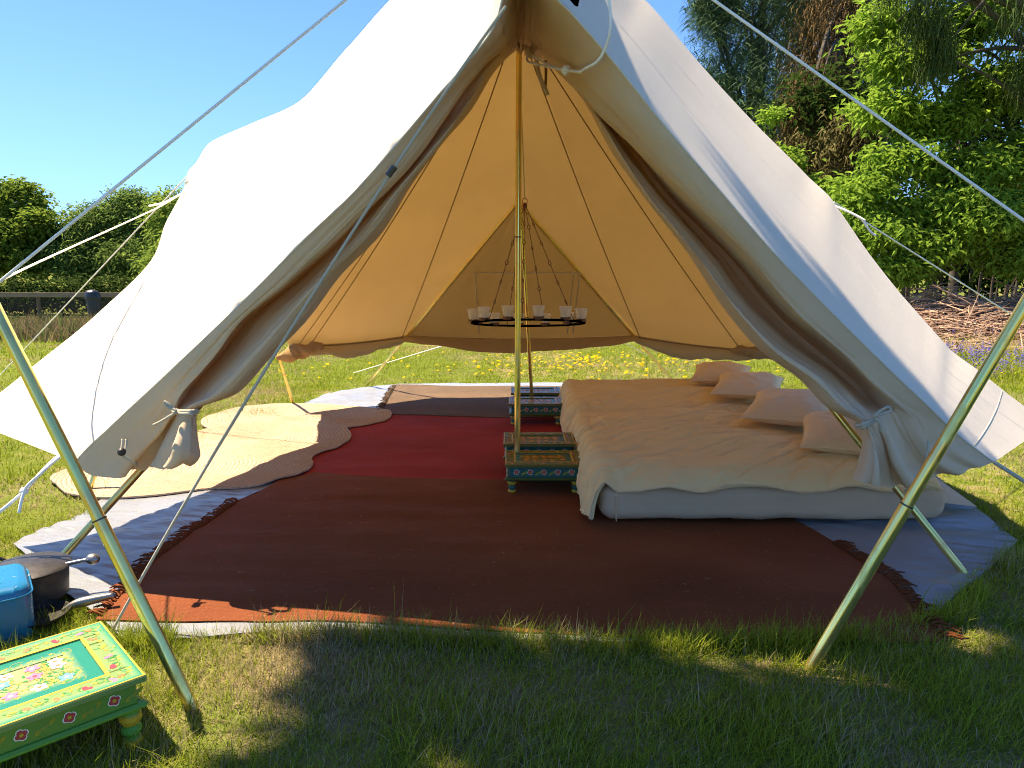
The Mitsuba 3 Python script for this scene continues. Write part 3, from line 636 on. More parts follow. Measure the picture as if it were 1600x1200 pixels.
# ------------------------------------------------------------------ low painted tables
G_D, G_L, TEAL, YEL, ORA, RED_, PINK, WHT, BLU = (0.03, 0.22, 0.04), (0.24, 0.30, 0.11), (0.006, 0.17, 0.11), (0.50, 0.32, 0.02), (0.62, 0.16, 0.05), (0.38, 0.04, 0.05), (0.62, 0.16, 0.26), (0.75, 0.72, 0.62), (0.12, 0.36, 0.55)
def flat(pts, z, col, tri=None):
    p = np.asarray(pts, float); c = p.mean(0)
    v = np.column_stack([np.vstack([p, c]), np.full(len(p) + 1, z)])
    n = len(p); f = [[n, i, (i + 1) % n] for i in range(n)]
    return v, np.array(f), np.tile(col, (n + 1, 1))
class Paint:
    def __init__(s): s.v, s.f, s.c, s.n = [], [], [], 0
    def add(s, vfc):
        v, f, c = vfc; s.v.append(v); s.f.append(f + s.n); s.c.append(c); s.n += len(v)
    def disc(s, x, y, r, z, col, k=7, sx=1.0): s.add(flat([(x + sx * r * math.cos(a), y + r * math.sin(a)) for a in np.arange(k) * 2 * PI / k], z, col))
    def flower(s, x, y, r, z, pet, mid, rot=0.0, n=5):
        for i in range(n):
            a = rot + i * 2 * PI / n
            cx, cy = x + 0.58 * r * math.cos(a), y + 0.58 * r * math.sin(a)
            s.add(flat([(cx + 0.46 * r * math.cos(b) * math.cos(a) - 0.34 * r * math.sin(b) * math.sin(a), cy + 0.46 * r * math.cos(b) * math.sin(a) + 0.34 * r * math.sin(b) * math.cos(a)) for b in np.arange(9) * 2 * PI / 9], z, pet))
        s.disc(x, y, 0.30 * r, z + 0.0003, mid, 8)
    def leaf(s, x, y, l, a, z, col):
        ca, sa = math.cos(a), math.sin(a)
        s.add(flat([(x + l * (u * ca - w * sa), y + l * (u * sa + w * ca)) for u, w in ((0, 0), (0.3, 0.22), (0.65, 0.2), (1, 0), (0.65, -0.2), (0.3, -0.22))], z, col))
    def curl(s, x, y, r, a0, a1, z, col, w=0.0035):
        t = np.linspace(a0, a1, 10); rr = r * np.linspace(1, 0.55, 10)
        o = np.array([(x + (q + w / 2) * math.cos(b), y + (q + w / 2) * math.sin(b)) for q, b in zip(rr, t)]); i = np.array([(x + (q - w / 2) * math.cos(b), y + (q - w / 2) * math.sin(b)) for q, b in zip(rr, t)])
        v = np.vstack([o, i]); n = 10
        f = [[k, k + 1, n + k + 1] for k in range(n - 1)] + [[k, n + k + 1, n + k] for k in range(n - 1)]
        s.add((np.column_stack([v, np.full(2 * n, z)]), np.array(f), np.tile(col, (2 * n, 1))))
    def mesh(s): return trimesh.Trimesh(np.vstack(s.v), np.vstack(s.f), process=False), np.vstack(s.c)
def col_of(m, fn): return np.array([fn(*v) for v in m.vertices])
def low_table(label, loc, rz, w, d, h, seed, rich=1, group='low painted tables'):
    """w along local x, d along local y, h overall height"""
    rng = np.random.default_rng(seed)
    bright = rich > 1
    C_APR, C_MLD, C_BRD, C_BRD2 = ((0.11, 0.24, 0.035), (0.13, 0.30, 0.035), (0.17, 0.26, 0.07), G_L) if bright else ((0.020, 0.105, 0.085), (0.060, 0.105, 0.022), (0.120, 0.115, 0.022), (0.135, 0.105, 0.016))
    t = thing('low_table', label, 'low table', group)
    def at(m): return moved(m, loc, rz)
    def piece(name, m, col, parent=t, smooth=35):
        m = trimesh.Trimesh(m.vertices, m.faces, process=False)
        c = np.array([col(*v) if callable(col) else col for v in m.vertices]) * (0.94 + 0.12 * rng.random())
        v, f, nn = meshkit.arrays(m, False)
        tri = trimesh.Trimesh(v[f].reshape(-1, 3), np.arange(len(f) * 3).reshape(-1, 3), process=False)
        return put(name, at(tri), 'painted', parent, smooth=False, color=c[f].reshape(-1, 3))
    top = h; th = 0.022; ft = 0.07 * w / 0.5; ov = 0.014
    # apron
    for nm, m in (('apron', moved(box(w - 0.05, 0.018, 0.075), (0, -d / 2 + 0.034, top - th - 0.0375))), ('apron', moved(box(w - 0.05, 0.018, 0.075), (0, d / 2 - 0.034, top - th - 0.0375))),
                  ('apron', moved(box(0.018, d - 0.09, 0.075), (-w / 2 + 0.034, 0, top - th - 0.0375))), ('apron', moved(box(0.018, d - 0.09, 0.075), (w / 2 - 0.034, 0, top - th - 0.0375)))):
        piece(nm, m, C_APR)
    # moulding below the apron
    mz = top - th - 0.082
    for m in (moved(box(w + 0.004, 0.032, 0.020, 0.008), (0, -d / 2 + 0.026, mz)), moved(box(w + 0.004, 0.032, 0.020, 0.008), (0, d / 2 - 0.026, mz)),
              moved(box(0.032, d - 0.085, 0.020, 0.008), (-w / 2 + 0.024, 0, mz)), moved(box(0.032, d - 0.085, 0.020, 0.008), (w / 2 - 0.024, 0, mz))):
        piece('moulding', m, C_MLD)
    # top boards (two, with the crack between them) inside a raised border
    split = d * 0.17
    iw, idp = w - 2 * ft, d - 2 * ft
    def board(y0, y1):
        nx, ny = 24, 16
        m = box(iw, y1 - y0, th - 0.004, 0.002); m = moved(m, (0, (y0 + y1) / 2, top - th / 2 - 0.004))
        return m
    piece('top_board', board(-idp / 2, split - 0.0015), C_BRD2)
    piece('top_board', board(split + 0.0015, idp / 2), C_BRD2)
    for sx, sy, px_, py_ in ((w, ft - 0.002, 0, -d / 2 + ft / 2), (w, ft - 0.002, 0, d / 2 - ft / 2)):
        piece('border_board', moved(box(sx, sy, th, 0.003), (px_, py_, top - th / 2)), C_BRD)
    for sgn in (-1, 1):
        piece('border_board', moved(box(ft - 0.002, split + idp / 2 - 0.0035, th, 0.003), (sgn * (w / 2 - ft / 2), (split - idp / 2) / 2 - 0.0005, top - th / 2)), C_BRD)
        piece('border_board', moved(box(ft - 0.002, idp / 2 - split - 0.0035, th, 0.003), (sgn * (w / 2 - ft / 2), (split + idp / 2) / 2 + 0.0005, top - th / 2)), C_BRD)
    # yellow beads
    P = Paint(); z = top + 0.0006
    def strip(x0, y0, x1, y1, zz, col):
        P.add((np.array([(x0, y0, zz), (x1, y0, zz), (x1, y1, zz), (x0, y1, zz)]), np.array([[0, 1, 2], [0, 2, 3]]), np.tile(col, (4, 1))))
    def ring(x, y, wd, zz, c0, c1):
        """band from the rectangle (x, y) inwards by wd, colour running c0 -> c1"""
        o = [(-x, -y), (x, -y), (x, y), (-x, y)]; i = [(-x + wd, -y + wd), (x - wd, -y + wd), (x - wd, y - wd), (-x + wd, y - wd)]
        v = np.array([(a, b, zz) for a, b in o + i]); f = []
        for k in range(4): f += [[k, (k + 1) % 4, 4 + (k + 1) % 4], [k, 4 + (k + 1) % 4, 4 + k]]
        P.add((v, np.array(f), np.array([c0] * 4 + [c1] * 4)))
    ring(w / 2 - 0.003, d / 2 - 0.003, 0.006, z, YEL, YEL)
    ring(w / 2 - 0.009, d / 2 - 0.009, ft * 0.28, z, (TEAL if bright else (0.01, 0.09, 0.07)), ((0.20, 0.40, 0.12) if bright else C_BRD))
    ring(w / 2 - ft + 0.012, d / 2 - ft + 0.012, 0.010, z, YEL, (0.55, 0.36, 0.02))
    zi = top - 0.0055 + 0.0004
    ring(iw / 2, idp / 2, iw * 0.075, zi, *((TEAL, TEAL) if bright else ((0.01, 0.10, 0.08),) * 2))
    ring(iw / 2 - iw * 0.075, idp / 2 - iw * 0.075, iw * 0.06, zi, (TEAL if bright else (0.01, 0.10, 0.08)), C_BRD2)
    z2 = z + 0.0004; zi2 = zi + 0.0004
    if rich:
        n = 2200 if rich > 1 else 700
        for (sx, L, axis_) in ((-d / 2 + ft * 0.52, w - 0.05, 0), (d / 2 - ft * 0.52, w - 0.05, 0), (-w / 2 + ft * 0.52, d - 0.05, 1), (w / 2 - ft * 0.52, d - 0.05, 1)):
            kk = int(L / (0.037 if rich > 1 else 0.05))
            for i in range(kk):
                s = -L / 2 + (i + 0.5) * L / kk; o = sx + (0.008 if i % 2 else -0.008)
                x, y = (s, o) if axis_ == 0 else (o, s)
                c = (ORA, YEL, RED_, ORA, PINK)[i % 5]
                if i % 2 == 0:
                    for q in range(3): P.disc(x + rng.normal(0, 0.005), y + rng.normal(0, 0.005), 0.0085, z2, c, 7)
                else:
                    P.leaf(x, y, 0.022, rng.uniform(0, 6), z2, YEL)
                P.curl(x + rng.normal(0, 0.008), y + rng.normal(0, 0.006), 0.016, rng.uniform(0, 6), rng.uniform(6, 9), z2 - 0.0001, G_D, 0.0026)
                for q in range(3): P.leaf(x + rng.normal(0, 0.014), y + rng.normal(0, 0.01), rng.uniform(0.010, 0.018), rng.uniform(0, 6), z2, [YEL, G_D, (0.10, 0.36, 0.12)][q])
        X, Y = iw / 2 * 0.80, idp / 2 * 0.74
        for q in range(260 if rich > 1 else 60):
            x, y = rng.uniform(-X, X), rng.uniform(-Y, Y)
            if abs(y - split) < 0.008: continue
            P.leaf(x, y, rng.uniform(0.010, 0.019), rng.uniform(0, 6.3), zi2, [YEL, YEL, (0.55, 0.50, 0.06), G_D][q % 4])
            if q % 3 == 0: P.curl(x, y, rng.uniform(0.014, 0.028), rng.uniform(0, 6), rng.uniform(6, 9), zi2 - 0.0001, [G_D, (0.30, 0.26, 0.03)][q % 2], 0.0022)
        spots = [(u, v_) for u in np.linspace(-0.78, 0.78, 5) for v_ in (-0.62, 0.05, 0.66)]
        for q, (u, v_) in enumerate(spots):
            x, y = u * X + rng.normal(0, 0.008), v_ * Y + rng.normal(0, 0.006)
            if abs(y - split) < 0.024: y = split - 0.028
            c, mid = ((0.42, 0.16, 0.03), YEL) if not bright else [(PINK, WHT), (WHT, ORA), (BLU, WHT), (PINK, RED_), (WHT, ORA)][(q * 2 + seed) % 5]
            P.flower(x, y, 0.023, zi2 + 0.0003, c, mid, rng.uniform(0, 6), 5)
    m, c = P.mesh()
    key = put('painted_pattern', at(m), 'painted', t, smooth=False, color=c); tag(key, kind='stuff')
    # little flowers on the front and sides of the apron
    Q = Paint()
    kk = 5
    for i in range(kk):
        s = (-0.5 + (i + 0.5) / kk) * (w - 0.06)
        for r_, cc, zz in ((0.019, WHT, 0.0006), (0.016, RED_, 0.0011)):
            for a in range(4):
                Q.disc(s + 0.5 * r_ * math.cos(a * PI / 2 + .4), 0.5 * r_ * math.sin(a * PI / 2 + .4) , 0.55 * r_, zz, cc, 8)
        Q.disc(s, 0, 0.006, 0.0016, YEL, 6)
        for j in range(5): Q.leaf(s + 0.03 + 0.008 * j, -0.02 + 0.004 * j, 0.03, 0.7, 0.0005, [(0.30, 0.26, 0.02), (0.05, 0.20, 0.05)][j % 2])
    m, c = Q.mesh()
    def onto(face):
        mm = m.copy(); R = trimesh.transformations.rotation_matrix(PI / 2, [1, 0, 0]); mm.apply_transform(R)
        zc = top - th - 0.037
        if face == 0: mm.apply_translation((0, -d / 2 + 0.0248, zc))
        else:
            mm.apply_scale(((d - 0.1) / w, 1, 1)); mm.apply_transform(trimesh.transformations.rotation_matrix(PI / 2, [0, 0, 1])); mm.apply_translation((w / 2 - 0.0248, 0, zc))
        return mm
    both = cat([onto(0), onto(1)])
    key = put('painted_flowers', at(both), 'painted', t, smooth=False, color=np.vstack([c, c])); tag(key, kind='stuff')
    # turned legs, banded yellow and green
    H = top - th - 0.085
    prof = [(0.0, 0.0), (0.020, 0.0), (0.026, 0.06), (0.030, 0.14), (0.028, 0.22), (0.019, 0.27), (0.019, 0.31), (0.024, 0.36), (0.030, 0.42), (0.029, 0.50), (0.020, 0.56), (0.026, 0.62), (0.033, 0.72), (0.032, 0.82), (0.024, 0.88), (0.030, 0.92), (0.032, 1.0), (0.0, 1.0)]
    for sx in (-1, 1):
        for sy in (-1, 1):
            m = lathe([(r * (0.9 if w < 0.6 else 1), zz * H) for r, zz in prof], 20)
            m = moved(m, (sx * (w / 2 - 0.045), sy * (d / 2 - 0.045), 0))
            piece('leg', m, lambda x, y, zz: (YEL if (zz / H) < 0.27 or 0.58 < zz / H < 0.86 else ((0.10, 0.27, 0.03) if bright else (0.02, 0.12, 0.09))))
    return t
FLOOR = 0.035
low_table('green and yellow painted low table standing on the grass at the lower left', ((-1.440,2.059,0.240)[0] - 0.09, (-1.440,2.059,0.240)[1] - 0.02, 0.0), 0.76, 0.66, 0.48, 0.245, 3, 2, 'low painted table on the grass')
low_table('front table of the near pair, in front of the front tent pole', (0.205, 4.70, FLOOR), 0.0, 0.50, 0.36, 0.20, 5)
low_table('rear table of the near pair, just behind the front tent pole', (0.19, 5.13, FLOOR), 0.0, 0.50, 0.36, 0.225, 6)
low_table('front table of the far pair, beside the far duvet', (0.22, 6.72, FLOOR), 0.0, 0.50, 0.36, 0.20, 7)
low_table('rear table of the far pair, behind the rear tent pole', (0.24, 7.25, FLOOR), 0.0, 0.50, 0.36, 0.205, 8)

# ------------------------------------------------------------------ beds
def soft_box(x0, x1, y0, y1, z0, z1, r, n=60, e=3.2):
    """a puffy box: superellipse-rounded edges"""
    m = trimesh.creation.box((1, 1, 1))
    for _ in range(5): m = m.subdivide()
    v = m.vertices * 2
    L = np.array([x1 - x0, y1 - y0, z1 - z0]) / 2; c = np.array([x0 + x1, y0 + y1, z0 + z1]) / 2
    q = v * L
    core = np.clip(q, -(L - r), L - r)
    d = q - core; nrm = np.linalg.norm(d, axis=1, keepdims=True)
    mx = np.abs(d).max(1, keepdims=True)
    q = np.where(nrm > 1e-9, core + d / np.maximum(nrm, 1e-9) * mx, q)
    return trimesh.Trimesh(q + c, m.faces, process=False)
def lumpy(m, amp, f, seed, keep_below=None):
    v = m.vertices; n = m.vertex_normals
    m = trimesh.Trimesh(v + n * (2 * amp * nz(v * np.asarray(f), seed))[:, None], m.faces, process=False)
    if keep_below is not None: m.vertices[:, 2] = np.maximum(m.vertices[:, 2], keep_below)
    return m
BX0, BX1 = 0.50, 2.47
for (ya, yb, lab) in ((3.98, 5.62, 'white mattress showing its end at the front of the bed'), (5.66, 7.30, 'white mattress of the far bed, hidden under its duvet')):
    m = thing('mattress', lab, 'mattress')
    b = lumpy(soft_box(BX0, BX1, ya, yb, 0.045, 0.265, 0.075), 0.012, (5, 5, 9), 5, 0.042)
    b = lumpy(b, 0.006, (11, 11, 3.5), 15, 0.042)
    put('body', b, 'mattress_cotton', m, smooth=True)
    L = [(BX0 + 0.03, ya + 0.02, 0.16), (BX0 + 0.022, ya + 0.03, 0.2)]
    put('piping', cat([tube(spl([(BX0 + 0.09, ya - 0.002, 0.055), (BX0 + 0.085, ya - 0.004, 0.15), (BX0 + 0.09, ya + 0.006, 0.235)], 12), 0.003, 5)]), 'pillow_cotton', m, smooth=True)

def duvet(name, label, x0, x1, y0, y1, seed, front=True):
    """a thick quilt: a closed cushion draped over the mattress; hangs down on the left"""
    nu, nv = 230, 190
    u = np.linspace(0, 1, nu); v = np.linspace(0, 1, nv)
    U, V = np.meshgrid(u, v, indexing='ij')
    over = 0.36                                              # length hanging over the left edge
    wd = x1 - x0
    s = U * (wd + over) - over                               # signed distance from left edge of the mattress
    edge_y = y0 + (0.05 * nz(np.stack([U * 5, U * 0, U * 0 + seed], -1), seed) + 0.03)
    far_y = y1 + 0.06 * nz(np.stack([U * 4, U * 0, U * 0 + seed + 5], -1), seed)
    Yp = edge_y * (1 - V) + far_y * V
    Xp = np.where(s >= 0.05, x0 + s, x0 + 0.05 - 0.11 * (1 - np.exp(-(0.05 - s) * 6)))
    top = 0.30 + 0.0 * s
    Zp = np.where(s >= 0.05, top, top - np.maximum(0, (0.05 - s) - 0.05 * (1 - np.exp(-(0.05 - s) * 20))))
    Zp = np.maximum(Zp, 0.055)
    q = np.stack([Xp, Yp, Zp], -1)
    lump = nz(np.stack([Xp * 1.7 + 0.5 * Yp, Yp * 2.3, Zp * 3], -1), seed + 1, 3)
    wr = np.abs(nz(np.stack([Xp * 3.2 - Yp * 1.6, Xp * 1.1 + Yp * 5.5, Zp * 2], -1), seed + 2, 2))
    wr2 = np.abs(nz(np.stack([Xp * 5.0 + Yp * 4.2, Yp * 6.5 - Xp * 3, Zp * 2], -1), seed + 6, 2))
    cr = nz(np.stack([Xp * 2.2 + Yp * 1.2, Yp * 10 - Xp * 7.5, Zp * 3 + seed], -1), seed + 9, 3); cr = np.exp(-(cr / 0.06) ** 2)
    cr2 = nz(np.stack([Xp * 11 + Yp * 3, Yp * 2.5, Zp * 7 + seed], -1), seed + 10, 3); cr2 = np.exp(-(cr2 / 0.07) ** 2) * np.clip((0.35 - s) * 3, 0, 1)
    th = 0.055 * np.minimum(1, 10 * np.minimum(U, 1 - U) + 0.15) ** 0.5 * np.minimum(1, 14 * np.minimum(V, 1 - V) + 0.15) ** 0.5
    nn = np.cross(np.gradient(q, axis=0), np.gradient(q, axis=1)); nn /= np.linalg.norm(nn, axis=2, keepdims=True) + 1e-9
    if nn[115, 95, 2] < 0: nn = -nn
    upd = th * (1 + 0.8 * lump) + 0.05 * lump - 0.008 * np.exp(-(wr / 0.05) ** 2) * np.minimum(1, th / 0.05) - 0.004 * np.exp(-(wr2 / 0.04) ** 2) - 0.010 * cr * np.minimum(1, th / 0.05) - 0.012 * cr2 * np.minimum(1, th / 0.05) + 0.012
    bulge = 0.022 * np.sin(U * 27 + 5 * lump) * np.exp(-V * 26)
    drop = 0.055 * np.exp(-V * 22) * np.clip((s - 0.02) * 12, 0, 1)
    q[..., 2] -= drop
    A = q + nn * np.maximum(upd, 0.004)[..., None]; A[..., 2] += bulge
    A[..., 1] -= (0.02 * np.exp(-V * 30) * np.sin(U * 17 + seed))
    B = q - nn * 0.0
    B[..., 2] += bulge * np.exp(-V * 26) * 0.7
    ga, gb = grid_mesh(A), grid_mesh(B)
    n, m = nu, nv
    ring = [i * m for i in range(n)] + [(n - 1) * m + j for j in range(1, m)] + [i * m + m - 1 for i in range(n - 2, -1, -1)] + [j for j in range(m - 2, 0, -1)]
    ring = np.array(ring); nx = np.roll(ring, -1); N = n * m
    # rounded rim
    mid = (A.reshape(-1, 3)[ring] + B.reshape(-1, 3)[ring]) / 2
    out = mid - q.reshape(-1, 3).mean(0); out[:, 2] = 0; out /= np.linalg.norm(out, axis=1, keepdims=True)
    mid = mid + out * 0.012
    V3 = np.vstack([A.reshape(-1, 3), B.reshape(-1, 3), mid]); R = len(ring); i = np.arange(R); j = (i + 1) % R
    F = np.vstack([ga.faces, gb.faces[:, ::-1] + N, np.stack([ring, 2 * N + i, 2 * N + j], 1), np.stack([ring, 2 * N + j, nx], 1), np.stack([2 * N + i, ring + N, nx + N], 1), np.stack([2 * N + i, nx + N, 2 * N + j], 1)])
    mesh = trimesh.Trimesh(V3, F, process=False); mesh.fix_normals()
    t = thing(name, label, 'duvet')
    put('cover', mesh, 'bed_linen', t, smooth=True)
    # piping along the front edge
    put('piping', tube(mid[:n] + out[:n] * 0.004, 0.004, 6), 'pillow_cotton', t, smooth=True)
    return t
duvet('duvet', 'rumpled cream duvet on the near bed, one corner touching the brown rug', BX0, BX1 - 0.10, 3.93, 5.75, 3)
duvet('duvet', 'cream duvet on the far bed behind the near one', BX0 + 0.02, BX1 - 0.35, 5.70, 7.32, 8)
# sheet corner hanging out on the right
c0 = np.array([[lerp(lerp((2.049,4.300,0.259), (2.638,4.500,0.189), s), lerp((1.980,4.020,0.209), (2.801,4.250,0.047), s), t) + np.array([0, 0, 0.03 * math.sin(PI * s) * math.sin(PI * t)]) for s in np.linspace(0, 1, 24)] for t in np.linspace(0, 1, 18)])
k = put('bed_sheet', grid_mesh(add_wrinkle(c0, 0.02, 4, 9)), 'mattress_cotton', smooth=True)
tag(k, 'white sheet corner hanging over the right end of the near mattress', 'bed sheet')

def pillow(label, loc, rz, w, d, h, seed, pitch=0.0):
    n, m = 46, 34
    u, v = np.meshgrid(np.linspace(-1, 1, n), np.linspace(-1, 1, m), indexing='ij')
    pin = 1 - 0.10 * (1 - (np.abs(u) ** 2)) * np.abs(v) ** 4
    x = u * w / 2 * (1 - 0.09 * (1 - v ** 2) * np.abs(u) ** 3); y = v * d / 2 * (1 - 0.10 * (1 - u ** 2) * np.abs(v) ** 3)
    prof = (np.clip(1 - np.abs(u) ** 2.6, 0, 1) * np.clip(1 - np.abs(v) ** 2.4, 0, 1)) ** 0.55
    wr = nz(np.stack([u * 2.0 + 3 * seed, v * 2.0, u * 0], -1), seed, 3) + 0.6 * np.abs(nz(np.stack([u * 4, v * 4, u * 0 + seed], -1), seed + 3, 2))
    zt = h / 2 * prof * (1 + 0.5 * wr); zb = -h / 2 * prof * 0.8
    A = np.stack([x, y, zt], -1); B = np.stack([x, y, zb], -1)
    N = n * m; ga, gb = grid_mesh(A), grid_mesh(B)
    mesh = trimesh.Trimesh(np.vstack([A.reshape(-1, 3), B.reshape(-1, 3)]), np.vstack([ga.faces, gb.faces[:, ::-1] + N]), process=False)
    mesh.apply_transform(trimesh.transformations.rotation_matrix(pitch, [0, 1, 0]))
    k = put('pillow', moved(mesh, loc, rz), 'pillow_cotton', smooth=True)
    e = np.vstack([A[:, 0], A[-1, 1:], A[-2::-1, -1], A[0, -2:0:-1]]); e = np.vstack([e, e[:1]])
    pm = tube(e, 0.004, 5, caps=False); pm.apply_transform(trimesh.transformations.rotation_matrix(pitch, [0, 1, 0]))
    put('piping', moved(pm, loc, rz), 'bed_linen', k, smooth=True)
    tag(k, label, 'pillow', 'pillows at the head of the beds')
pillow('fourth pillow from the front, farthest back, its open end showing', (2.00, 6.95, 0.45), 1.25, 0.80, 0.54, 0.17, 3, -0.05)
pillow('third pillow from the front, between the farthest pillow and the large sagging one', (2.02, 6.20, 0.46), 1.2, 0.82, 0.56, 0.18, 4, -0.05)
pillow('second pillow from the front, the large sagging one beside the door flap', (2.03, 5.25, 0.46), 1.12, 0.88, 0.60, 0.20, 5, -0.05)
pillow('nearest pillow, half hidden behind the tied right door flap', (2.12, 4.52, 0.44), 1.2, 0.84, 0.58, 0.18, 6, -0.05)

# ------------------------------------------------------------------ candle ring
CH = thing('candle_chandelier', 'rusty iron ring chandelier with frosted glass candle cups hanging behind the front pole', 'chandelier')
HOOK = np.array((0.092,5.450,1.917)); RC = np.array((0.118,5.450,1.054)); RR_ = 0.405
tilt = trimesh.transformations.rotation_matrix(math.radians(-8.0), [1, 0, 0])
def ringpt(a, r=RR_, dz=0.0):
    return RC + (tilt[:3, :3] @ np.array([r * math.cos(a), r * math.sin(a), dz]))
def rim(r, tr, n=72): return tube([ringpt(a, r) for a in np.linspace(0, 2 * PI, n + 1)], tr, 8, caps=False)
hoop = [[ringpt(a, r, z) for r, z in ((RR_ - .018, -.006), (RR_ + .018, -.006), (RR_ + .018, .009), (RR_ - .018, .009), (RR_ - .018, -.006))] for a in np.linspace(0, 2 * PI, 73)]
put('ring', grid_mesh(hoop), 'rust_iron', CH, smooth=30)
NC = 12
for i in range(NC):
    a = 2 * PI * (i + 0.3) / NC
    c = ringpt(a)
    hold = lathe([(0, 0), (0.034, 0), (0.038, 0.022), (0.035, 0.022), (0.032, 0.004), (0, 0.004)], 18)
    k = put('cup_holder', moved(hold, c + np.array([0, 0, 0.004])), 'rust_iron', CH, smooth=40)
    cup = lathe([(0, 0.010), (0.031, 0.010), (0.045, 0.092), (0.0465, 0.095), (0.0435, 0.095), (0.0295, 0.013), (0, 0.013)], 20)
    put('glass_cup', moved(cup, c + np.array([0, 0, 0.004])), 'frosted_glass', CH, smooth=40)
def link(c, d, L, r, tw):
    t = np.linspace(0, 2 * PI, 13)
    d = d / np.linalg.norm(d); a = np.cross(d, [0.3, 1, 0.1]); a /= np.linalg.norm(a); b = np.cross(d, a)
    side = a * math.cos(tw) + b * math.sin(tw)
    return tube([c + d * L * math.sin(x) * 0.5 + side * r * math.cos(x) for x in t], 0.0032, 6, caps=False)
for q, a in enumerate((-(PI - 0.80), PI - 1.17, 1.20, -0.65, -(PI / 2 + 0.12))):
    e = ringpt(a, RR_ - 0.005, 0.006); d = e - HOOK; L = np.linalg.norm(d); ms = []
    segs = 6
    for i in range(segs):
        p0 = HOOK + d * i / segs; p1 = HOOK + d * (i + 1) / segs
        s0, s1 = lerp(p0, p1, 0.17), lerp(p0, p1, 0.98)
        ms.append(rod(s0, s1, 0.0028, 6)); ms.append(link(lerp(p0, p1, 0.08), d, 0.034, 0.010, q + i))
    k = put('chain', cat(ms), 'rust_iron', CH, smooth=True)
put('hook', cat([link(HOOK + np.array([0, 0, 0.012]), np.array([0, 0, 1.0]), 0.055, 0.018, 0.3), link(HOOK + np.array([0, 0, -0.03]), np.array([0, 0, 1.0]), 0.045, 0.013, 1.2)]), 'red_iron', CH, smooth=True)
put('hanging_cord', rod(HOOK + np.array([0, 0, 0.03]), np.array([HOOK[0] - 0.03, HOOK[1], PEAK[2] - 0.36]), 0.004, 6), 'rope_grey', CH, smooth=True)

# ------------------------------------------------------------------ cooking things at the left
def rounded_tub(x0, x1, y0, y1, h, r):
    base = shapely.box(x0 + r, y0 + r, x1 - r, y1 - r).buffer(r, 10)
    rows = []
    N = 72
    def ring(off, z):
        g = base.buffer(off, 10).exterior; return [(*g.interpolate(t, normalized=True).coords[0], z) for t in np.arange(N) / N]
    for off, z in ((-0.03, 0.0), (-0.012, 0.004), (-0.004, 0.02), (0.0, h * 0.5), (0.0, h - 0.045), (-0.006, h - 0.020), (-0.020, h - 0.006), (-0.05, h), (-0.09, h + 0.001)):
        rows.append(ring(off, z))
    rows = np.array(rows); rows = np.concatenate([rows, rows[:, :1]], 1)
    m = grid_mesh(rows); cap = trimesh.Trimesh(np.vstack([rows[-1][:-1], [[(x0 + x1) / 2, (y0 + y1) / 2, h + 0.002]]]), [[i, (i + 1) % N, N] for i in range(N)], process=False)
    cap.invert() if cap.face_normals[0][2] < 0 else None
    return cat([m, cap])
bp = (-1.906,2.754,0.000)
BT = thing('enamel_box', 'blue enamelled metal box with worn paint behind the painted table', 'box')
put('body', moved(rounded_tub(-0.62, 0.0, 0.0, 0.34, 0.235, 0.06), bp, math.radians(37)), 'blue_enamel', BT, smooth=40)
put('rim', moved(tube([(x, y, 0.196) for x, y in shapely.box(-0.562, 0.058, -0.058, 0.282).buffer(0.06, 8).exterior.coords], 0.0035, 6, caps=False), bp, math.radians(37)), 'blue_enamel', BT, smooth=True)
pc = np.array([(-1.996,3.019,0.000)[0] - 0.13, (-1.996,3.019,0.000)[1] + 0.05, 0.03])
POT = thing('cooking_pot', 'black cast iron pot with a lid standing behind the blue box', 'pot')
put('body', moved(lathe([(0, 0), (0.125, 0), (0.14, 0.012), (0.15, 0.135), (0.156, 0.14), (0.146, 0.14), (0.135, 0.016), (0, 0.01)], 40), pc), 'black_iron', POT, smooth=40)
k = put('lid', moved(lathe([(0.160, 0.141), (0.163, 0.147), (0.150, 0.156), (0.08, 0.170), (0.0, 0.174)], 40), pc), 'black_iron', POT, smooth=40)
hd = pc + np.array([0.15, 0.02, 0.15])
put('handle', tube(spl([hd + np.array([-0.02, 0, -0.006]), hd + np.array([0.045, 0.012, 0.006]), hd + np.array([0.085, 0.02, 0.012])], 12), np.linspace(0.010, 0.008, 12), 10), 'pan_steel', POT, smooth=True)
ball = trimesh.creation.icosphere(3, 0.026); ball.apply_scale((1.15, 1, 0.95))
put('handle_knob', moved(ball, hd + np.array([0.105, 0.024, 0.013])), 'pan_steel', POT, smooth=True)
put('loop_handle', tube([pc + np.array([-0.17 - 0.05 * math.sin(t), 0.02 - 0.07 * math.cos(t), 0.135 + 0.035 * math.sin(t)]) for t in np.linspace(0, PI, 20)], 0.008, 8), 'black_iron', POT, smooth=True)
FP = thing('frying_pan', 'black frying pan lying under the pot, its handle over the brown rug edge', 'frying pan')
fc = np.array([(-1.924,2.832,0.000)[0] - 0.06, (-1.924,2.832,0.000)[1] + 0.03, 0.03])
put('body', moved(lathe([(0, 0), (0.10, 0), (0.125, 0.03), (0.129, 0.031), (0.102, 0.006), (0, 0.005)], 36), fc), 'black_iron', FP, smooth=40)
h0, h1, h2, h3 = (-1.911,2.930,0.036), (-1.866,2.950,0.058), (-1.799,2.970,0.069), (-1.727,3.000,0.075)
hp = spl([h0, h1, h2, h3], 20)
mm = tube(hp, np.array([0.010 + 0.009 * math.sin(PI * t) ** 2 + 0.004 * t for t in np.linspace(0, 1, 20)]), 10)
put('handle', mm, 'pan_steel', FP, smooth=True)

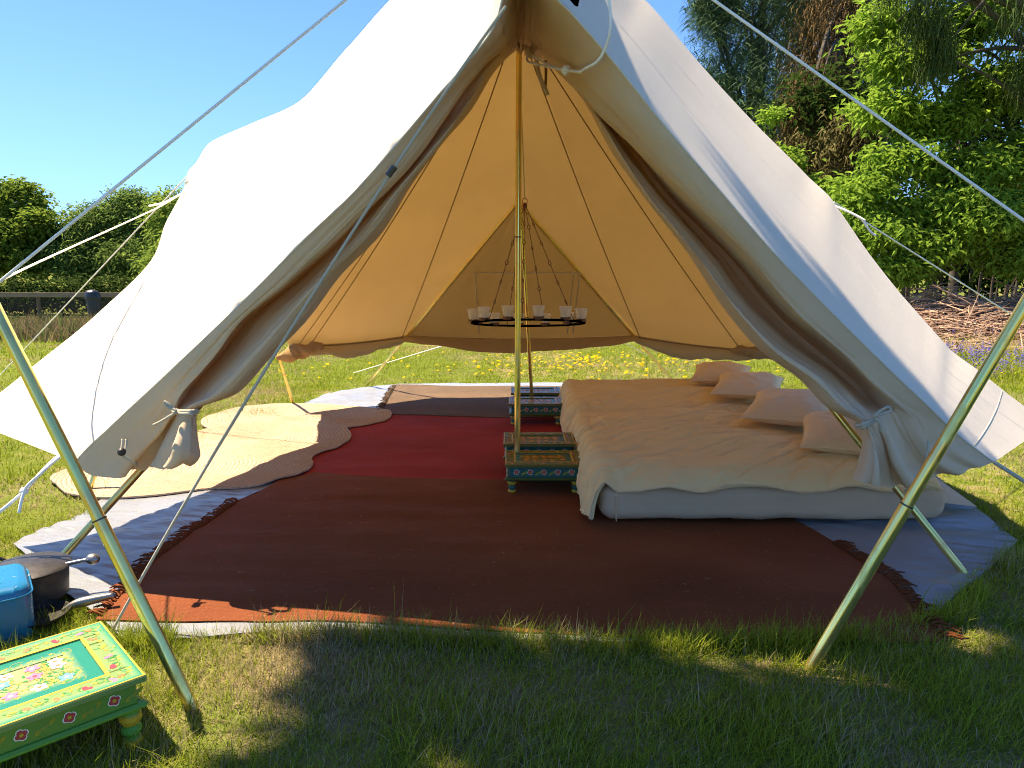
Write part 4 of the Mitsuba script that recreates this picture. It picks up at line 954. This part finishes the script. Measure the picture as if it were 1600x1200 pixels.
# ------------------------------------------------------------------ grass
CARPET = unary_union([SHEET_P.buffer(-0.03)])
def blades(x, y, h, w, lean, cols, rng, bend=0.5):
    """one mesh of curved blades of grass: 4 triangles each"""
    n = len(x)
    a = rng.uniform(0, 2 * PI, n); b = rng.uniform(0, 2 * PI, n)
    d = np.stack([np.cos(a), np.sin(a)], 1); s = np.stack([-np.sin(a + b * 0.2), np.cos(a + b * 0.2)], 1)
    z0 = ground_z(x, y) - 0.004
    base = np.column_stack([x, y, z0])
    out = np.empty((n, 5, 3))
    for k, (t, wk) in enumerate(((0, 1.0), (0, -1.0), (0.55, 0.8), (0.55, -0.8), (1.0, 0))):
        off = lean * (t * (1 - bend) + bend * t * t)
        out[:, k, :2] = base[:, :2] + d * (off * h)[:, None] + s * (w * wk / 2)[:, None]
        out[:, k, 2] = base[:, 2] + h * t * np.sqrt(np.maximum(0.04, 1 - (lean * 0.75) ** 2))
    f = np.array([[0, 1, 3], [0, 3, 2], [2, 3, 4]])
    F = (np.arange(n)[:, None, None] * 5 + f[None]).reshape(-1, 3)
    return trimesh.Trimesh(out.reshape(-1, 3), F, process=False), np.repeat(cols, 5, axis=0)
def grass_cols(x, y, rng, straw=0.25, bright=1.0):
    n = len(x)
    dry = nz(np.stack([x * 1.3, y * 1.3, x * 0], -1), 51, 3) * 2 + 0.5
    p_dry = np.clip(straw + 0.9 * (dry - 0.55), 0.03, 0.9)
    is_dry = rng.random(n) < p_dry
    g = lerp((0.205, 0.270, 0.016), (0.350, 0.400, 0.048), rng.random((n, 1)))
    st = lerp((0.34, 0.28, 0.14), (0.50, 0.43, 0.25), rng.random((n, 1)))
    return np.where(is_dry[:, None], st, g) * bright
def scatter(x0, x1, y0, y1, dens, rng, hole=CARPET, keep=None):
    n = int((x1 - x0) * (y1 - y0) * dens)
    x, y = rng.uniform(x0, x1, n), rng.uniform(y0, y1, n)
    ok = np.ones(n, bool)
    if hole is not None: ok &= ~shapely.contains_xy(hole, x, y)
    px = x / np.maximum(y, 0.1)                     # only what lies inside a generous view wedge
    ok &= np.abs(px) < 0.95 if keep is None else keep(x, y)
    return x[ok], y[ok]
rng = np.random.default_rng(77)
parts = []
for (x0, x1, y0, y1, dens, hm, wm, straw) in ((-2.0, 2.0, 1.65, 3.0, 15000, 0.062, 0.0030, 0.26), (-3.4, -2.0, 2.6, 4.4, 7500, 0.055, 0.0036, 0.30), (2.0, 3.6, 2.2, 4.6, 7500, 0.062, 0.0036, 0.20),
                                             (-6.0, -2.2, 4.4, 9.0, 2600, 0.050, 0.0060, 0.28), (2.4, 7.0, 4.6, 9.0, 2400, 0.052, 0.0062, 0.24), (-6.5, 7.5, 8.5, 13.5, 1300, 0.050, 0.0085, 0.22), (-22, -3.5, 9.0, 20, 260, 0.06, 0.017, 0.22), (6.0, 13, 9.0, 15, 420, 0.07, 0.014, 0.30)):
    x, y = scatter(x0, x1, y0, y1, dens, rng)
    if y0 > 4.5 and x0 > -7 and x1 < 8 and dens == 1300: pass
    n = len(x)
    clump = np.clip(0.75 + 1.3 * nz(np.stack([x * 3.2, y * 3.2, x * 0], -1), 61, 3), 0.35, 1.6)
    near_edge = np.zeros(n)
    h = hm * rng.lognormal(0, 0.33, n) * clump
    parts.append(blades(x, y, np.clip(h, 0.015, 0.19), wm * rng.uniform(0.7, 1.3, n), rng.uniform(0.15, 1.15, n), grass_cols(x, y, rng, straw), rng))
# longer tufts where the mower missed, along the front edge of the groundsheet and by the right storm pole
fr = np.array([(-1.563,2.713,0.000),(-1.266,2.704,0.000),(-0.778,2.774,0.000),(-0.254,2.713,0.000),(0.503,2.684,0.000),(1.010,2.694,0.000),(1.540,2.743,0.000),(1.934,2.972,0.000),(2.609,3.601,0.000)])[:, :2]
seg = rng.integers(0, len(fr) - 1, 9000); tt = rng.random(9000)
q = fr[seg] * (1 - tt)[:, None] + fr[seg + 1] * tt[:, None] + rng.normal(0, 0.028, (9000, 2)) - np.array([0, 0.01])
ok = nz(np.stack([q[:, 0] * 4, q[:, 1] * 4, q[:, 0] * 0], -1), 71, 2) > -0.12
q = q[ok]
parts.append(blades(q[:, 0], q[:, 1], 0.085 * rng.lognormal(0, 0.3, len(q)), 0.0032 * rng.uniform(0.7, 1.3, len(q)), rng.uniform(0.1, 0.9, len(q)), grass_cols(q[:, 0], q[:, 1], rng, 0.1), rng))
v = cat([p[0] for p in parts])
put('grass', v, 'grass_blade', smooth=False, color=np.vstack([p[1] for p in parts]))
tag('grass', 'short green lawn grass with straw coloured patches around the tent', 'grass', kind='stuff')
# rough tall grass before the fence
x, y = scatter(-30, -6, 15, 25, 110, rng, None)
n = len(x)
m, c = blades(x, y, 0.29 * rng.lognormal(0, 0.3, n), 0.030 * rng.uniform(0.7, 1.3, n), rng.uniform(0.1, 0.8, n), lerp((0.13, 0.10, 0.05), (0.26, 0.20, 0.11), rng.random((n, 1))) * np.where(rng.random((n, 1)) < 0.25, (0.6, 1.1, 0.5), (1, 1, 1)), rng)
put('rough_grass', m, 'grass_blade', smooth=False, color=c)
tag('rough_grass', 'tall brownish rough grass before the mesh fence', 'grass', kind='stuff')
# dandelions
def flowers(x, y, z, r, cols, k=6):
    n = len(x); a = np.arange(k) * 2 * PI / k
    V = np.empty((n, k + 1, 3)); tx, ty = rng.normal(0, 0.3, n), rng.normal(-0.3, 0.3, n)
    V[:, :k, 0] = x[:, None] + r[:, None] * np.cos(a); V[:, :k, 1] = y[:, None] + r[:, None] * np.sin(a)
    V[:, :k, 2] = z[:, None] + r[:, None] * (np.cos(a) * tx[:, None] + np.sin(a) * ty[:, None])
    V[:, k] = np.stack([x, y, z + r * 0.4], 1)
    F = (np.arange(n)[:, None, None] * (k + 1) + np.array([[k, i, (i + 1) % k] for i in range(k)])[None]).reshape(-1, 3)
    return trimesh.Trimesh(V.reshape(-1, 3), F, process=False), np.repeat(cols, k + 1, 0)
cx, cy = (0.919,10.468,0.000)[:2]
x = np.r_[rng.normal(cx, 0.9, 170), rng.uniform(-5, 7, 110)]; y = np.r_[rng.normal(cy + 0.3, 0.55, 170), rng.uniform(9.1, 13, 110)]
ok = y > 9.02
x, y = x[ok], y[ok]; n = len(x)
m, c = flowers(x, y, rng.uniform(0.035, 0.075, n), rng.uniform(0.018, 0.032, n), np.tile((0.75, 0.55, 0.02), (n, 1)))
put('dandelions', m, 'grass_blade', smooth=False, color=c)
tag('dandelions', 'yellow dandelions in the lawn behind the tent', 'flowers', kind='stuff')

# ------------------------------------------------------------------ trees
def leafcloud(blobs, n_twig, per, size, aspect, cols, seed, droop=0.35, twig=0.35, shell=0.55, clumps=5.0):
    r = np.random.default_rng(seed)
    vol = np.array([b[1][0] * b[1][1] * b[1][2] for b in blobs]) ** 0.75; vol /= vol.sum()
    w = r.choice(len(blobs), n_twig, p=vol)
    c = np.array([b[0] for b in blobs])[w]; R = np.array([b[1] for b in blobs])[w]
    d = r.normal(size=(n_twig, 3)); d /= np.linalg.norm(d, axis=1, keepdims=True)
    rad = shell + (1 - shell) * r.random(n_twig); rad = rad * (0.82 + 0.5 * nz(d * 2.2 + c * 0.7, seed + 1, 3))
    p = c + d * R * rad[:, None]
    keep = nz(p * clumps / R.mean(), seed + 2, 2) > -0.16
    p, d, R = p[keep], d[keep], R[keep]
    k = len(p); q = np.repeat(p, per, 0) + r.normal(0, twig, (k * per, 3)) * np.array([1, 1, 0.55])
    dd = np.repeat(d, per, 0)
    tint = np.repeat(r.random((k, 1)), per, 0) * 0.6 + r.random((k * per, 1)) * 0.4
    n = len(q)
    a = r.uniform(0, 2 * PI, n)
    ax = np.stack([np.cos(a), np.sin(a), -droop + r.normal(0, 0.45, n)], 1) + 0.4 * dd; ax /= np.linalg.norm(ax, axis=1, keepdims=True)
    up = np.stack([r.normal(0, 0.45, n), r.normal(0, 0.45, n), np.ones(n)], 1) + 0.4 * dd
    sd = np.cross(ax, up); sd /= np.linalg.norm(sd, axis=1, keepdims=True) + 1e-9
    nn = np.cross(sd, ax)
    L = size * r.uniform(0.65, 1.3, n)[:, None]
    V = np.stack([q, q + ax * L * 0.5 + sd * L * aspect / 2 + nn * L * 0.10, q + ax * L - nn * L * 0.12, q + ax * L * 0.5 - sd * L * aspect / 2 + nn * L * 0.10], 1)
    F = (np.arange(n)[:, None, None] * 4 + np.array([[0, 1, 2], [0, 2, 3]])[None]).reshape(-1, 3)
    c0, c1 = cols
    return trimesh.Trimesh(V.reshape(-1, 3), F, process=False), np.repeat(lerp(c0, c1, tint), 4, 0)
def strands(starts, length, n_seg, w, cols, seed, out=0.5):
    """drooping sprays of needles"""
    r = np.random.default_rng(seed); n = len(starts)
    a = r.uniform(0, 2 * PI, n); L = length * r.uniform(0.5, 1.3, n)
    dirs = np.stack([np.cos(a), np.sin(a)], 1)
    V = np.empty((n, (n_seg + 1) * 2, 3)); sd = np.stack([-dirs[:, 1], dirs[:, 0], r.normal(0, 0.7, n)], 1)
    for k in range(n_seg + 1):
        t = k / n_seg
        c = starts + np.column_stack([dirs * (L * out * t)[:, None], -L * t ** 1.6 * 0.85])
        ww = w * (1 - 0.75 * t) * (1 + 0.3 * r.normal(size=n))
        V[:, 2 * k] = c + sd * ww[:, None] / 2; V[:, 2 * k + 1] = c - sd * ww[:, None] / 2
    f = []
    for k in range(n_seg): f += [[2 * k, 2 * k + 1, 2 * k + 3], [2 * k, 2 * k + 3, 2 * k + 2]]
    m = (n_seg + 1) * 2
    F = (np.arange(n)[:, None, None] * m + np.array(f)[None]).reshape(-1, 3)
    return trimesh.Trimesh(V.reshape(-1, 3), F, process=False), np.repeat(lerp(cols[0], cols[1], r.random((n, 1))), m, 0)
def trunk_mesh(base, top, r0, limbs, seed, r1=None):
    r = np.random.default_rng(seed)
    base, top = np.array(base, float), np.array(top, float)
    n = 14; t = np.linspace(0, 1, n)
    p = base + (top - base) * t[:, None] + np.column_stack([0.15 * nz(np.stack([t * 3, t * 0, t * 0 + seed], -1), seed), 0.15 * nz(np.stack([t * 3, t * 0 + 5, t * 0 + seed], -1), seed), t * 0]) * np.linalg.norm(top - base) * 0.5
    ms = [tube(p, lerp(r0, r1 or r0 * 0.3, t), 9)]
    for e in limbs:
        k = r.integers(4, n - 2); e = np.array(e, float)
        q = np.array([lerp(p[k], e, s) + np.array([0, 0, 0.12 * np.linalg.norm(e - p[k]) * math.sin(PI * s)]) for s in np.linspace(0, 1, 8)])
        ms.append(tube(q, lerp(r0 * 0.38, r0 * 0.06, np.linspace(0, 1, 8)), 6))
    return cat(ms)
def tree(name, label, base, top, r0, blobs, crown, col, seed, group=None, leafmat='leaf', catname='tree', limbs=9):
    t = thing(name, label, catname, group)
    r = np.random.default_rng(seed)
    ends = [np.array(b[0]) + np.array(b[1]) * r.normal(0, 0.5, 3) for b in (blobs * 9)[:limbs]]
    put('trunk', trunk_mesh(base, top, r0, ends, seed), 'bark', t, smooth=True)
    m, c = crown
    put('crown', m, leafmat, t, smooth=False, color=c)
    return t
GREEN_A = ((0.09, 0.16, 0.02), (0.26, 0.34, 0.055))
GREEN_B = ((0.040, 0.075, 0.018), (0.085, 0.130, 0.035))
LIGHT = ((0.150, 0.270, 0.024), (0.350, 0.500, 0.075))
def W(px_, py_, Y, s=1.0): pass

# left, beyond the fence
bl = [(c, r) for c, r in zip([(-24.791,38.000,4.347),(-27.463,39.000,4.099),(-23.238,37.000,3.290),(-24.639,37.000,2.579),(-25.993,37.000,1.801),(-23.632,37.000,1.645)], ((1.5, 1.8, 1.6), (1.6, 1.8, 1.8), (1.05, 1.5, 1.0), (1.5, 1.6, 1.2), (1.7, 1.7, 1.3), (1.1, 1.5, 1.0)))]
b0 = (-25.711,38.000,-0.459)
tree('broadleaf_tree', 'round headed dark green tree at the left edge of the photo', (b0[0], b0[1], -1.0), (b0[0] + 0.2, b0[1], 4.0), 0.28, bl, leafcloud(bl, 2300, 9, 0.26, 0.6, GREEN_A, 1, twig=0.26), None, 1)
for i, (spec, lab, cols_, top) in enumerate((
    ([("150 372 38", 1.5, 1.7, 2.0), ("120 410 37", 1.2, 1.5, 1.2), ("175 345 38", 0.8, 1.0, 1.2), ("100 395 38", 0.8, 1.2, 0.9)], 'soft green tree right of the round headed tree beyond the fence', ((0.11, 0.19, 0.045), (0.25, 0.34, 0.09)), 2.5),
    ([("222 350 38", 1.4, 1.6, 1.9), ("205 320 38", 0.8, 1.0, 0.9), ("240 395 37", 1.4, 1.6, 1.2), ("190 405 37", 1.2, 1.4, 1.1)], 'soft green tree between the two guy ropes beyond the fence', ((0.10, 0.18, 0.040), (0.23, 0.32, 0.08)), 3.0),
    ([("280 345 35", 1.3, 1.6, 1.6), ("300 390 34", 1.4, 1.6, 1.4), ("262 415 34", 1.2, 1.4, 1.0)], 'lighter green tree beside the left roof edge beyond the fence', ((0.14, 0.23, 0.035), (0.30, 0.40, 0.08)), 2.5))):
    bl = []
    for px_, a, b_, c_ in spec:
        X_, Y_, Q_ = (float(z) for z in px_.split())
        bl.append(((( X_ - 800) / 1150 * Q_ * 0.985, Q_, 1.5 + (410 - Y_) / 1150 * Q_ * 0.985), (a, b_, c_)))
    c = bl[0][0]
    tree('soft_tree', lab, (c[0], c[1], -1.0), (c[0], c[1], top), 0.2, bl, leafcloud(bl, 2100, 9, 0.22, 0.38, cols_, 20 + i, twig=0.30, droop=0.6), None, 20 + i, 'soft green trees beyond the fence')
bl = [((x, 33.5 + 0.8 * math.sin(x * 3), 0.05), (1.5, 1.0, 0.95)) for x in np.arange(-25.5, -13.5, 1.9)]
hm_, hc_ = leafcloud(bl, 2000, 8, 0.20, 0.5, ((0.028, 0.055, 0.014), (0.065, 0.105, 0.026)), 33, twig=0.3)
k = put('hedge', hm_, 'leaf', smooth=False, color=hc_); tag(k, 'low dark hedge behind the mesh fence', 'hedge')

# fence of rail, posts and mesh
FN = thing('mesh_fence', 'wooden rail and mesh fence at the far side of the lawn', 'fence')
fz = lambda x, y: float(ground_z(x, y))
F0, F1 = np.array([-27.0, 31.0]), np.array([-12.0, 31.0])
m = box(15.0, 0.06, 0.20, 0.01); put('rail', moved(m, (-19.5, 31.0, 0.15)), 'fence_wood', FN)
for x in np.arange(-26.5, -12, 2.2): put('post', moved(box(0.11, 0.11, 1.25, 0.01), (x, 31.08, -0.35)), 'fence_wood', FN)
ws = []
for i in range(170):
    x = -27 + i * 0.09
    ws += [rod((x, 31.0, -0.95), (x + 1.0, 31.0, 0.05), 0.006, 4), rod((x + 1.0, 31.0, -0.95), (x, 31.0, 0.05), 0.006, 4)]
k = put('wire_mesh', cat(ws), 'dark_steel', FN, smooth=False); tag(k, kind='stuff')
WP = thing('water_butt', 'dark blue black covered post standing by the mesh fence', 'post')
wb = (-16.408,29.000,-0.245)
put('body', lumpy(moved(lathe([(0, 0), (0.20, 0), (0.23, 0.3), (0.25, 0.75), (0.24, 1.0), (0.20, 1.12), (0.0, 1.16)], 24), (wb[0], wb[1], -0.82)), 0.03, 3, 4), 'black_plastic', WP, smooth=True)
put('cover', lumpy(moved(lathe([(0.27, 0.82), (0.285, 0.9), (0.27, 1.1), (0.20, 1.2), (0.0, 1.24)], 24), (wb[0] - 0.02, wb[1], -0.80)), 0.05, 4, 6), 'black_plastic', WP, smooth=True)

# the wood on the right
def px3(X_, Y_, Q_): return ((X_ - 800) / 1150 * Q_ * 0.985, Q_, 1.5 + (410 - Y_) / 1150 * Q_ * 0.985)
def blobs_at(spec): return [(px3(a, b, c), (r1, r2, r3)) for a, b, c, r1, r2, r3 in spec]
bl = blobs_at([(1160, 60, 30, 1.7, 1.8, 2.2), (1120, 150, 30, 1.3, 1.5, 1.6), (1180, 180, 29, 1.6, 1.6, 1.8), (1200, -40, 30, 2.0, 2.0, 2.0), (1100, 30, 30, 0.9, 1.0, 1.2), (1210, 260, 29, 1.4, 1.4, 1.2)])
r = np.random.default_rng(5); idx = r.integers(0, len(bl), 48000)
st = np.array([b[0] for b in bl])[idx] + np.array([b[1] for b in bl])[idx] * np.clip(r.normal(0, 0.5, (48000, 3)), -1.1, 1.1)
st = st[nz(st * 0.9, 77, 3) > -0.10]
t0 = px3(1165, 470, 30)
tree('larch_tree', 'tall blue green larch with feathery branches against the sky', (t0[0], 30, 0), (t0[0], 30, 13.0), 0.26, bl, strands(st, 0.24, 2, 0.026, ((0.055, 0.105, 0.050), (0.135, 0.205, 0.100)), 6, out=1.3), None, 5, leafmat='needle', limbs=26)
bl = blobs_at([(1290, 40, 25, 1.3, 1.3, 1.6), (1270, 130, 25, 1.1, 1.1, 1.2), (1300, -60, 25, 1.4, 1.4, 1.6), (1250, 190, 24, 0.8, 0.9, 0.8)])
r = np.random.default_rng(9); idx = r.integers(0, len(bl), 22000)
st = np.array([b[0] for b in bl])[idx] + np.array([b[1] for b in bl])[idx] * np.clip(r.normal(0, 0.5, (22000, 3)), -1.1, 1.1)
st = st[nz(st * 1.1, 79, 3) > -0.08]
t0 = px3(1285, 470, 25)
tree('brown_conifer', 'tall conifer with browned foliage between the larch and the chestnut', (t0[0], 25, 0), (t0[0], 25, 11.0), 0.25, bl, strands(st, 0.24, 2, 0.032, ((0.07, 0.045, 0.020), (0.19, 0.13, 0.06)), 8), None, 9, leafmat='needle', limbs=20)
bl = blobs_at([(1235, 60, 33, 1.5, 1.3, 2.0), (1300, 20, 33, 1.8, 1.3, 2.2), (1345, 130, 32, 1.6, 1.3, 2.2), (1260, 170, 32, 1.5, 1.2, 1.6), (1320, 240, 31, 1.8, 1.2, 1.6), (1230, 270, 31, 1.4, 1.2, 1.3)])
r = np.random.default_rng(29); idx = r.integers(0, len(bl), 26000)
st = np.array([b[0] for b in bl])[idx] + np.array([b[1] for b in bl])[idx] * np.clip(r.normal(0, 0.55, (26000, 3)), -1.2, 1.2)
t0 = px3(1300, 470, 33)
tree('dark_conifer', 'dark dense conifer behind the browned one', (t0[0], 33, 0), (t0[0], 33, 13.0), 0.22, bl, strands(st, 0.30, 2, 0.06, ((0.050, 0.070, 0.025), (0.120, 0.130, 0.055)), 30, out=0.8), None, 29, leafmat='needle', limbs=20)
bl = blobs_at([(1270, 270, 21, 0.95, 0.9, 0.75), (1310, 225, 21, 0.6, 0.7, 0.7), (1225, 250, 21.5, 0.5, 0.6, 0.5), (1300, 320, 21, 0.6, 0.6, 0.35)])
r = np.random.default_rng(12); idx = r.integers(0, len(bl), 12000)
st = np.array([b[0] for b in bl])[idx] + np.array([b[1] for b in bl])[idx] * np.clip(r.normal(0, 0.5, (12000, 3)), -1.1, 1.1)
st = st[nz(st * 1.5, 80, 3) > -0.08]
t0 = px3(1330, 470, 21)
tree('olive_conifer', 'low spreading olive brown conifer below the browned tree', (t0[0], 21.3, 0), (px3(1320, 230, 21)[0], 21.3, 4.6), 0.18, bl, strands(st, 0.26, 2, 0.035, ((0.06, 0.055, 0.020), (0.17, 0.15, 0.06)), 11, out=0.9), None, 12, leafmat='needle', limbs=16)
bl = blobs_at([(1215, 255, 19.5, 0.45, 0.5, 0.3), (1250, 300, 20, 0.55, 0.6, 0.4), (1195, 190, 20, 0.25, 0.3, 0.2)])
t0 = px3(1240, 470, 20)
tree('hazel_shrub', 'pale green hazel shrub showing just above the right roof edge', (t0[0], 20, 0), (t0[0], 20, 3.2), 0.07, bl, leafcloud(bl, 420, 8, 0.14, 0.6, LIGHT, 14, twig=0.15), None, 14, catname='shrub')
# chestnut: layered sprays of long leaves
bl = blobs_at([(1400, 110, 17, 1.0, 1.1, 0.45), (1470, 60, 17.5, 1.1, 1.2, 0.5), (1365, 180, 17, 0.75, 0.9, 0.40), (1440, 200, 17, 1.1, 1.1, 0.45), (1540, 150, 17, 1.2, 1.2, 0.55), (1400, 255, 16.5, 0.9, 1.0, 0.40), (1500, 270, 16.5, 1.1, 1.1, 0.5), (1590, 250, 17, 1.0, 1.2, 0.6), (1430, 330, 16.5, 0.9, 0.9, 0.35), (1340, 300, 16.5, 0.6, 0.8, 0.35), (1350, 60, 17.5, 0.5, 0.8, 0.5), (1560, 20, 18, 1.3, 1.3, 0.7), (1650, 120, 17, 1.3, 1.3, 0.9), (1420, -20, 18, 1.3, 1.3, 0.6)])
t0 = px3(1500, 490, 18)
tree('chestnut_tree', 'bright green chestnut tree filling the upper right of the photo', (t0[0], 18.3, 0), (t0[0] - 0.3, 18.3, 8.5), 0.12, bl, leafcloud(bl, 4300, 10, 0.19, 0.36, LIGHT, 15, droop=0.5, twig=0.24, shell=0.3, clumps=2.6), None, 15, limbs=40)
bl = blobs_at([(1360, 365, 16, 0.85, 0.8, 0.30), (1450, 385, 16, 0.95, 0.8, 0.33), (1300, 375, 16.5, 0.6, 0.7, 0.35), (1540, 345, 15.5, 1.0, 0.8, 0.40), (1400, 420, 16, 0.8, 0.7, 0.28), (1590, 400, 15.5, 0.6, 0.7, 0.5), (1500, 320, 16, 0.9, 0.8, 0.35), (1330, 340, 16.5, 0.7, 0.7, 0.3), (1640, 330, 15.5, 0.9, 0.9, 0.6)])
t0 = px3(1455, 480, 17)
tree('chestnut_tree', 'lower chestnut growth hanging over the brushwood at the wood edge', (t0[0], 17, 0), (t0[0], 17, 3.6), 0.07, bl, leafcloud(bl, 2900, 10, 0.165, 0.38, ((0.145, 0.265, 0.024), (0.340, 0.490, 0.075)), 16, droop=0.5, twig=0.22, shell=0.3, clumps=2.6), None, 16, limbs=26)
# larch boughs hanging in from above
bl = blobs_at([(1400, 20, 15.5, 0.75, 0.6, 0.9), (1430, 90, 15.5, 0.45, 0.5, 0.6), (1370, -30, 15.5, 0.9, 0.8, 0.7), (1570, 60, 15, 0.8, 0.7, 1.0), (1600, 120, 15, 0.6, 0.6, 0.8), (1480, -40, 15.5, 0.9, 0.8, 0.6)])
r = np.random.default_rng(19); idx = r.integers(0, len(bl), 9000)
st = np.array([b[0] for b in bl])[idx] + np.array([b[1] for b in bl])[idx] * np.clip(r.normal(0, 0.45, (9000, 3)), -1.0, 1.0)
st = st[nz(st * 1.6, 83, 3) > -0.04]
t0 = px3(1700, 480, 16)
tree('larch_tree', 'larch boughs hanging down in front of the chestnut at the top right', (t0[0], 16, 0), (t0[0] - 0.5, 15.8, 10.0), 0.22, bl, strands(st, 0.42, 3, 0.020, ((0.035, 0.065, 0.018), (0.080, 0.115, 0.035)), 18, out=0.35), None, 19, leafmat='needle', limbs=22)
# thicket behind, dense and shaded by the trees before it
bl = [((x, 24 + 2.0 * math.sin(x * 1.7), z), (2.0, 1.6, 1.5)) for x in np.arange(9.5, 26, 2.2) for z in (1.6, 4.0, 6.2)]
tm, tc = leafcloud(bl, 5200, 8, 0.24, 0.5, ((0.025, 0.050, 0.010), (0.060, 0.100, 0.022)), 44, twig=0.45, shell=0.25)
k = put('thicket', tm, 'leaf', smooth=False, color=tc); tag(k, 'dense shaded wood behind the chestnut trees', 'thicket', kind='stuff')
r = np.random.default_rng(23)
for i in range(34):
    X_ = r.uniform(1330, 1640); Q_ = r.uniform(15.8, 22)
    x0_, _, _ = px3(X_, 470, Q_); h = r.uniform(2.2, 4.2)
    ms = tube(spl([(x0_, Q_, -0.05), (x0_ + r.normal(0, 0.08), Q_, h * 0.4), (x0_ + r.normal(0, 0.2), Q_ + r.normal(0, 0.2), h)], 10), np.linspace(1, 0.4, 10) * r.uniform(0.018, 0.06), 7)
    k = put('coppice_stem', ms, 'bark', smooth=True)
    tag(k, 'slim grey coppice stem standing in the shade behind the brushwood', 'tree stem', 'coppice stems at the wood edge')
# brushwood and bluebells at the wood edge
ms, r = [], np.random.default_rng(31)
for i in range(2100):
    Q_ = r.uniform(12.0, 17.2) if i % 3 else r.uniform(14.5, 17.0)
    X_ = r.uniform(1395, 1720) + (Q_ - 14) * 6
    x0_ = px3(X_, 0, Q_)[0]
    hh = 0.85 * max(0, 1 - abs(Q_ - 15.6) / 2.6) * (0.5 + nz(np.array([[x0_, Q_ * 0.5, 3.0]]), 9, 2)[0] + 0.4) + 0.02
    L = r.lognormal(-0.45, 0.5); a = r.normal(0.15, 0.6); e = r.normal(0.05, 0.22)
    p = np.array([x0_, Q_, hh * r.random() ** 0.6 + 0.02]); d = np.array([math.cos(a) * math.cos(e), math.sin(a) * math.cos(e), math.sin(e)]) * L / 2
    mid = r.normal(0, 0.04 * L, 3)
    q = np.array([p - d, p + mid, p + d]); q[:, 2] = np.maximum(q[:, 2], 0.01)
    ms.append(tube(q, np.array([1, 0.8, 0.45]) * r.uniform(0.005, 0.017), 4, caps=False))
def twig_fn(p, n, uv):
    a = mikit.noise(p.x * 5, p.y * 5, p.z * 9)
    return mikit.mix((0.26, 0.155, 0.10), (0.56, 0.41, 0.29), a)
scene['dry_twig'] = twod(mikit.proc(twig_fn))
k = put('brushwood', cat(ms), 'dry_twig', smooth=False); tag(k, 'heap of dry reddish brushwood at the edge of the wood', 'brushwood', kind='stuff')
put('woodland_floor', grid_mesh(np.array([[(x, y, 0.012 + 0.05 * (nz(np.array([[x, y, 0.0]]), 3)[0] + 0.5) * min(1, max(0, y - 13.6))) for y in np.linspace(13.2 , 30, 30)] for x in np.linspace(7.5, 30, 40)])), 'litter_soil', smooth=True)
tag('woodland_floor', 'brown leaf litter under the trees', kind='structure')
bx_, by_, bz_ = [], [], []
for i in range(520):
    Q_ = r.uniform(9.2, 14.0); X_ = r.uniform(1430, 1650) + (Q_ - 9) * -9
    if nz(np.array([[px3(X_, 0, Q_)[0] * 0.9, Q_ * 0.9, 1.0]]), 12, 2)[0] < -0.02: continue
    x0_ = px3(X_, 0, Q_)[0]; h = r.uniform(0.14, 0.30)
    for j in range(5): bx_.append(x0_ + r.normal(0, 0.015)); by_.append(Q_ + r.normal(0, 0.015)); bz_.append(h - j * 0.022)
bx_, by_, bz_ = map(np.array, (bx_, by_, bz_)); n = len(bx_)
m, c = flowers(bx_, by_, bz_, rng.uniform(0.010, 0.018, n), lerp((0.10, 0.09, 0.42), (0.22, 0.20, 0.60), rng.random((n, 1))), 5)
put('bluebells', m, 'grass_blade', smooth=False, color=c); tag('bluebells', 'violet bluebells between the lawn and the brushwood', 'flowers', kind='stuff')
x, y = scatter(5.6, 14, 9.0, 14.2, 260, rng, None); n = len(x)
m, c = blades(x, y, 0.16 * rng.lognormal(0, 0.35, n), 0.014 * rng.uniform(0.7, 1.3, n), rng.uniform(0.2, 1.1, n), grass_cols(x, y, rng, 0.30, 0.9), rng)
put('bluebell_leaves', m, 'grass_blade', smooth=False, color=c); tag('bluebell_leaves', 'long green leaves and straw around the bluebells', 'leaves', kind='stuff')

# the tree beside the photographer whose bough shades the foreground
bl = []
for cx_ in np.arange(-5.0, 1.6, 0.55):
    yf = max(4.73 - 0.231 * (cx_ + 5.5), min(4.22 + 1.2 * (cx_ + 3.0), 4.95))
    bl += [((cx_ + dx_, yf - 0.20 - 0.231 * dx_, 9.0), (0.22, 0.22, 0.15)) for dx_ in (-0.18, 0.0, 0.18)]
    for k_ in range(8): bl.append(((cx_ + 0.1 * math.sin(5 * k_), yf - 0.42 - 0.60 * k_, 9.0 + 0.12 * math.sin(3 * cx_ + k_)), (0.42, 0.46, 0.20)))
tree('shade_tree', 'broad tree out of the picture whose bough shades the near grass', (-2.6, -2.8, 0), (-2.4, -0.2, 8.7), 0.24, bl, leafcloud(bl, 13000, 6, 0.17, 0.65, GREEN_B, 61, twig=0.06, shell=0.0, clumps=0.0), None, 61, limbs=14)
